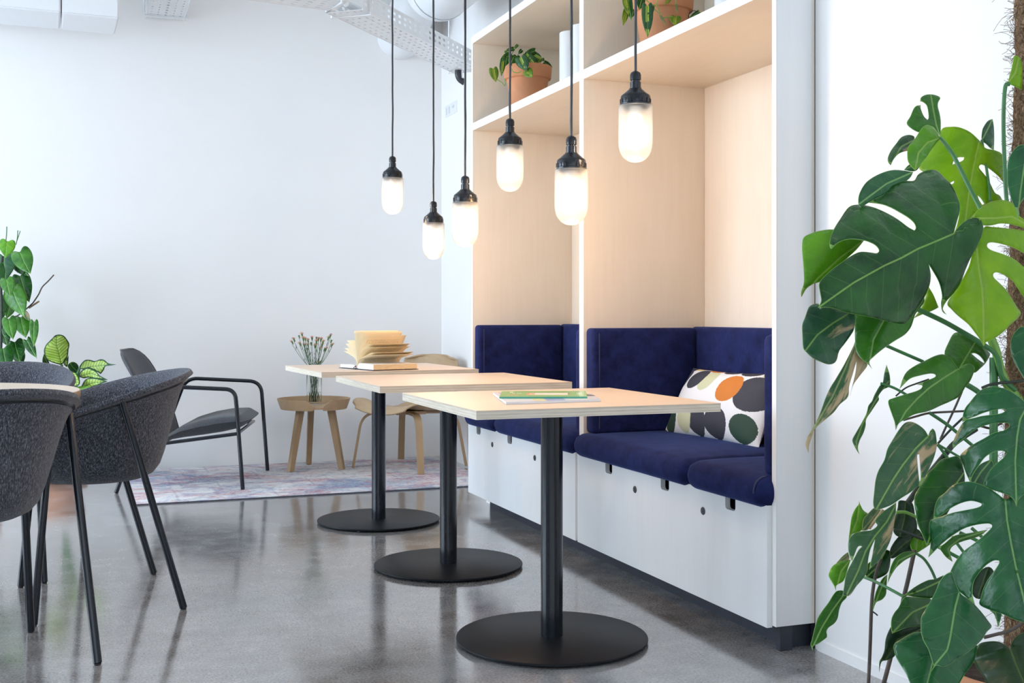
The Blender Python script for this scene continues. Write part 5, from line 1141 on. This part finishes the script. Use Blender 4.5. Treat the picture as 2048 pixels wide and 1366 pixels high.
# ---------------------------------------------------------------- trailing plants in pots on the shelf
def shelf_pot(label, cx, cy, tg, leaves, vines, dd):
    r = thing('potted_philodendron', label, 'plant', (cx, cy, ZS1))
    finish('saucer', L([(0, 0), (.085, 0), (.110, .018), (.112, .021), (.105, .021), (.083, .006), (0, .006)], 48, (cx, cy, ZS1)), 'terracotta', r)
    finish('pot', L([(0, .007), (.074, .007), (.078, .010), (.104, .175), (.107, .177), (.114, .179), (.117, .183), (.121, .236), (.119, .240), (.113, .240), (.109, .235), (.104, .19), (0, .19)], 64, (cx, cy, ZS1)), 'terracotta', r)
    finish('soil', L([(0, .222), (.105, .218), (.105, .2), (0, .2)], 32, (cx, cy, ZS1)), 'soil', r)
    for i, (b_, tp, w, mt, dz) in enumerate(leaves):
        ol, md = heart(b_, tp, w); random.seed(70+i)
        leaf(r, 'leaf', mt, cv_(tg, [tuple(p) for p in ol]), cv_(tg, [tuple(p) for p in md]), dd+dz, dd+dz-.03, .6, random.uniform(-.5, .5), (), 3.0, .0006, 3)
    for pts, r_, mt, dz in vines: stem(r, tg, pts, r_, (dd+dz, dd+dz), mt, 'vine', 6)
    return r
SG, SL_, DM = 'leaf_striped', 'leaf_striped_lime', 'leaf_dark'
shelf_pot('small trailing philodendron in a terracotta pot on the left end of the shelf', 2.10, 5.35, 'E',
 [((690,345),(772,515),165,SG,-.13),((350,482),(385,650),115,SL_,-.10),((470,395),(450,578),72,SG,-.10),((560,308),(428,388),95,DM,-.05),((765,505),(838,592),130,SL_,-.15),((765,302),(893,468),110,SG,-.06),
  ((865,262),(715,315),90,DM,-.02),((602,232),(498,258),55,DM,0),((652,182),(610,245),36,DM,.02),((705,250),(660,300),50,DM,.03),((862,310),(965,365),84,SG,-.02),((988,405),(1088,465),66,DM,.0),((520,335),(500,452),100,DM,-.06),
  ((605,330),(560,448),120,DM,-.06),((935,350),(895,415),70,SL_,0),((840,330),(905,445),80,DM,-.02),((640,320),(620,410),90,DM,-.04),((960,355),(985,395),40,DM,.02),((505,260),(515,305),34,DM,0)],
 [([(600,440),(570,330),(620,240)], .0016, 'stem_mid', 0), ([(660,440),(650,330),(700,250)], .0016, 'stem_mid', 0), ([(920,440),(950,390),(970,350)], .0014, 'stem_mid', 0), ([(950,450),(970,410),(1000,400)], .0014, 'stem_mid', 0),
  ([(490,600),(500,660),(490,692),(460,655),(400,612)], .0022, 'stem_lime', -.12), ([(580,480),(600,520),(660,530),(700,510)], .0020, 'stem_lime', -.14)], 5.74)
shelf_pot('larger trailing philodendron in a terracotta pot over the right alcove, cut by the frame', 2.12, 3.97, 'G',
 [((935,-20),(972,290),100,DM,-.14),((890,0),(940,212),90,SL_,-.15),((912,130),(860,355),92,SL_,-.15),((1115,-10),(1080,138),110,DM,-.16),((1192,88),(1196,515),160,SG,-.20),((1262,88),(1240,225),64,SG,-.17),
  ((1590,60),(1606,192),36,'leaf_dried',-.15),((1370,215),(1457,357),34,'leaf_dried',-.18),((1575,225),(1562,348),160,SL_,-.10),((1892,165),(1748,264),64,DM,-.02),((1012,140),(975,250),60,DM,-.12),((1490,-10),(1430,62),60,SL_,-.13)],
 [([(1170,-10),(1230,50),(1300,72),(1325,30),(1310,-20)], .0020, 'stem_lime', -.16), ([(1310,60),(1340,110),(1370,200),(1400,240),(1540,222)], .0018, 'stem_lime', -.17), ([(1290,130),(1350,180),(1385,215)], .0015, 'stem_lime', -.16),
  ([(1760,240),(1765,180),(1830,145),(1860,160)], .0014, 'stem_dark', -.03), ([(1580,-10),(1585,60)], .0015, 'stem_lime', -.14)], 4.46)
for (cx, cy, r_, h_, lab) in ((2.15, 4.92, .056, .318, 'white cylinder vase on the shelf beside the left terracotta pot, slimmer one'), (2.10, 4.665, .060, .285, 'white cylinder vase on the shelf right against the divider'),
                              (2.20, 3.60, .060, .26, 'white cylinder vase on the right shelf at the top frame edge')):
    bm = L([(0, 0), (r_-.003, 0), (r_, .004), (r_, h_-.003), (r_-.002, h_), (r_-.006, h_-.002), (r_-.006, .01), (0, .01)], 56, (cx, cy, ZS1))
    solo('cylinder_vase', bm, 'white_ceramic', lab, 'vase')
# ================================================================ ducts, cable trays and fittings below the ceiling
plain('duct_white', (.82, .83, .84), .45, var=.01)
DX, DZ, DR = 2.02, 2.93, .185
du = thing('round_duct', 'large white round air duct running along the top of the right wall', 'duct', (DX, 4.5, DZ))
def ringed(a, b_, c, r, n, seg=48):
    bm = bmesh.new(); g = []
    for i in range(n+1):
        y = a+(b_-a)*i/n; rr_ = r+(.0025 if i % 2 else 0)
        g.append([bm.verts.new((c[0]+rr_*math.cos(2*PI*k/seg), y, c[1]+rr_*math.sin(2*PI*k/seg))) for k in range(seg)])
    for A_, B_ in zip(g, g[1:]):
        for k in range(seg): bm.faces.new((A_[k], A_[(k+1) % seg], B_[(k+1) % seg], B_[k]))
    return bm
finish('spiral_tube', ringed(1.0, 6.55, (DX, DZ), DR, 110), 'duct_white', du, angle=20)
# rounded far end turning up to the ceiling
bm = bmesh.new(); pts = []
for k in range(13):
    a = k/12*PI/2; pts.append(Vector((DX, 6.55+.19*math.sin(a), DZ+.19*(1-math.cos(a)))))
pts.append(Vector((DX, 6.74, ZT)))
finish('elbow', T(pts, DR+.003, 48), 'duct_white', du, angle=50)
ws = thing('wall_duct_stub', 'white rounded duct elbow set into the back wall below the cable tray', 'duct', (2.06, 7.6, 2.8))
c0 = onY(797, 62, 7.55)
bm = bmesh.new(); pts = [Vector((c0.x+.05, 7.729, c0.z)), Vector((c0.x+.05, 7.66, c0.z)), Vector((c0.x+.06, 7.58, c0.z+.05)), Vector((c0.x+.10, 7.50, c0.z+.16)), Vector((c0.x+.12, 7.46, ZT))]
finish('elbow', T(arcpts(pts, .14, 8), .155, 40), 'duct_white', ws, angle=50)
def tray(name, label, p0, p1, w, h, z, far_sign=1, cat='cable tray'):
    """perforated channel between two plan points: underside with slots, two side flanges with slots"""
    a, b_ = Vector((p0[0], p0[1], z)), Vector((p1[0], p1[1], z)); d = (b_-a); Lt = d.length; d.normalize(); n = Vector((-d.y, d.x, 0))
    r = thing(name, label, cat, (a+b_)/2)
    def panel(o_, ax, W_, rows, slot):
        """flat strip from o_ along d (length Lt) and along ax (width W_) with rows of slots cut out"""
        bm = bmesh.new(); step = .062; k = max(1, int(Lt/step)); st = Lt/k
        ys = [0.0]; marks = []
        for (c, hw) in rows: ys += [c-hw, c+hw]; marks.append((c-hw, c+hw))
        ys.append(W_)
        for i in range(k):
            xs = [i*st, i*st+st*(.5-slot/2), i*st+st*(.5+slot/2), (i+1)*st]
            for xi in range(3):
                for yi in range(len(ys)-1):
                    if xi == 1 and (ys[yi], ys[yi+1]) in marks: continue
                    q = [o_+d*X_+ax*Y_ for X_, Y_ in ((xs[xi], ys[yi]), (xs[xi+1], ys[yi]), (xs[xi+1], ys[yi+1]), (xs[xi], ys[yi+1]))]
                    bm.faces.new([bm.verts.new(p) for p in q])
        bmesh.ops.remove_doubles(bm, verts=bm.verts, dist=.0003); return bm
    up = Vector((0, 0, 1))
    o = finish('bottom', panel(a-n*w/2, n, w, [(w*.12, .005), (w*.30, .004), (w*.5, .007), (w*.70, .004), (w*.88, .005)], .40), 'white_metal', r, smooth=False); solid(o, .0015, 0)
    for s in (-1, 1):
        o = finish('side_flange', panel(a+n*s*w/2, up, h, [(h*.36, .0075), (h*.72, .0075)], .42), 'white_metal', r, smooth=False); solid(o, .0015, 0)
        finish('rolled_edge', T([a+n*s*w/2+up*h, b_+n*s*w/2+up*h], .005, 8), 'white_metal', r)
    finish('bottom_edge', T([a-n*w/2, b_-n*w/2], .004, 8), 'white_metal', r); finish('bottom_edge', T([a+n*w/2, b_+n*w/2], .004, 8), 'white_metal', r)
    for u in (.04, .96):
        q = a+d*Lt*u; bm = bmesh.new(); vs = []
        finish('hanger', T([q+n*(w/2+.012)+up*(ZT-z), q+n*(w/2+.012)-up*.012, q-n*(w/2+.012)-up*.012, q-n*(w/2+.012)+up*(h+.02)], .006, 8), 'white_metal', r)
    # a bundle of white cables lying in the tray
    finish('cables', T([a+up*.04+d*.01, b_+up*.04-d*.01], .018, 10), 'duct_white', r)
    return r
ZTR = 2.52
A1 = onz(690, 22, ZTR); A2 = onz(936, 143, ZTR)
tray('cable_tray', 'white perforated cable tray slanting down to the cabinet across the corner', (A1.x, A1.y), (A2.x+.015, A2.y+.02), .20, .085, ZTR)
A0 = onz(500, -8, ZTR); Am = onz(683, 12, ZTR)
tray('cable_tray', 'short white perforated cable tray piece at the top edge above the wall centre', (A0.x-.5, A0.y-.1), (Am.x, Am.y), .20, .085, ZTR)
B0 = onY(330, 36, 7.70); 
tray('cable_tray', 'white perforated cable tray running head-on into the wall at top left', (B0.x, 7.715), (B0.x-.02, 5.6), .235, .085, B0.z)
# square duct along the top left
q1 = onY(0, 16, 7.35); q2 = onY(238, 36, 7.05)
sd = thing('rectangular_duct', 'white rectangular duct box along the top left edge of the frame', 'duct', (q1.x, 7.3, q2.z))
def qb(a, b_, w, z0, z1):
    d = (b_-a).normalized(); n = Vector((-d.y, d.x, 0))
    if n.y < 0: n = -n
    bm = bmesh.new(); P = [Vector((p.x, p.y, z))+n*k for p, k in ((a, 0), (b_, 0), (b_, w), (a, w)) for z in (z0, z1)]
    vs = [bm.verts.new(p) for p in P]
    for f in ((0, 2, 3, 1), (2, 4, 5, 3), (4, 6, 7, 5), (6, 0, 1, 7), (0, 6, 4, 2), (1, 3, 5, 7)): bm.faces.new([vs[i] for i in f])
    bmesh.ops.bevel(bm, geom=bm.edges[:], offset=.008, segments=2, affect='EDGES'); return bm
a_ = Vector((q1.x-1.2, q2.y-.05, 0)); e_ = Vector((q2.x, q2.y, 0)); s_ = a_.lerp(e_, .83)
z_ = q2.z
finish('duct_section', qb(a_, s_, .42, z_, z_+.4), 'duct_white', sd); finish('duct_section', qb(s_+(e_-a_).normalized()*.006, e_, .42, z_-.003, z_+.4), 'duct_white', sd)
# little black spotlight on the tray by the corner
sp_ = onz(916, 141, ZTR-.004)
bt = thing('spotlight', 'small black curved fitting hanging under the cable tray near the corner', 'fitting', sp_)
pts = [sp_+Vector((0, 0, 0)), sp_+Vector((0, 0, -.03)), sp_+Vector((.012, 0, -.055)), sp_+Vector((.04, -.01, -.075))]
finish('arm', T(arcpts(pts, .03, 5), .020, 16), 'dark_plastic', bt)
finish('bracket', B(sp_.x+.018, sp_.x+.026, sp_.y-.02, sp_.y+.02, sp_.z-.05, sp_.z, bev=.002), 'white_metal', bt)

# faint pale notice plate on the far end of the right wall
plain('plate_pale', (.80, .81, .82), .5, var=.01); plain('plate_grey', (.62, .63, .66), .5)
a_, b_, c_ = onX(891, 213, 2.384), onX(914, 201, 2.384), onX(891, 236, 2.384)
wp = thing('notice_plate', 'faint pale rectangular notice plate on the wall beside the cabinet', 'plate', (2.384, (a_.y+b_.y)/2, c_.z))
finish('plate', B(2.3825, 2.3845, b_.y, a_.y, c_.z, a_.z, bev=.0006), 'plate_pale', wp)
w__ = a_.y-b_.y; h__ = a_.z-c_.z
for u0, u1 in ((.06, .16), (.30, .40)): finish('symbol', B(2.3815, 2.3826, a_.y-w__*u1, a_.y-w__*u0, c_.z+h__*.2, c_.z+h__*.8), 'plate_grey', wp)
finish('symbol', B(2.3815, 2.3826, a_.y-w__*.78, a_.y-w__*.62, c_.z+h__*.5, c_.z+h__*.75), 'plate_grey', wp)
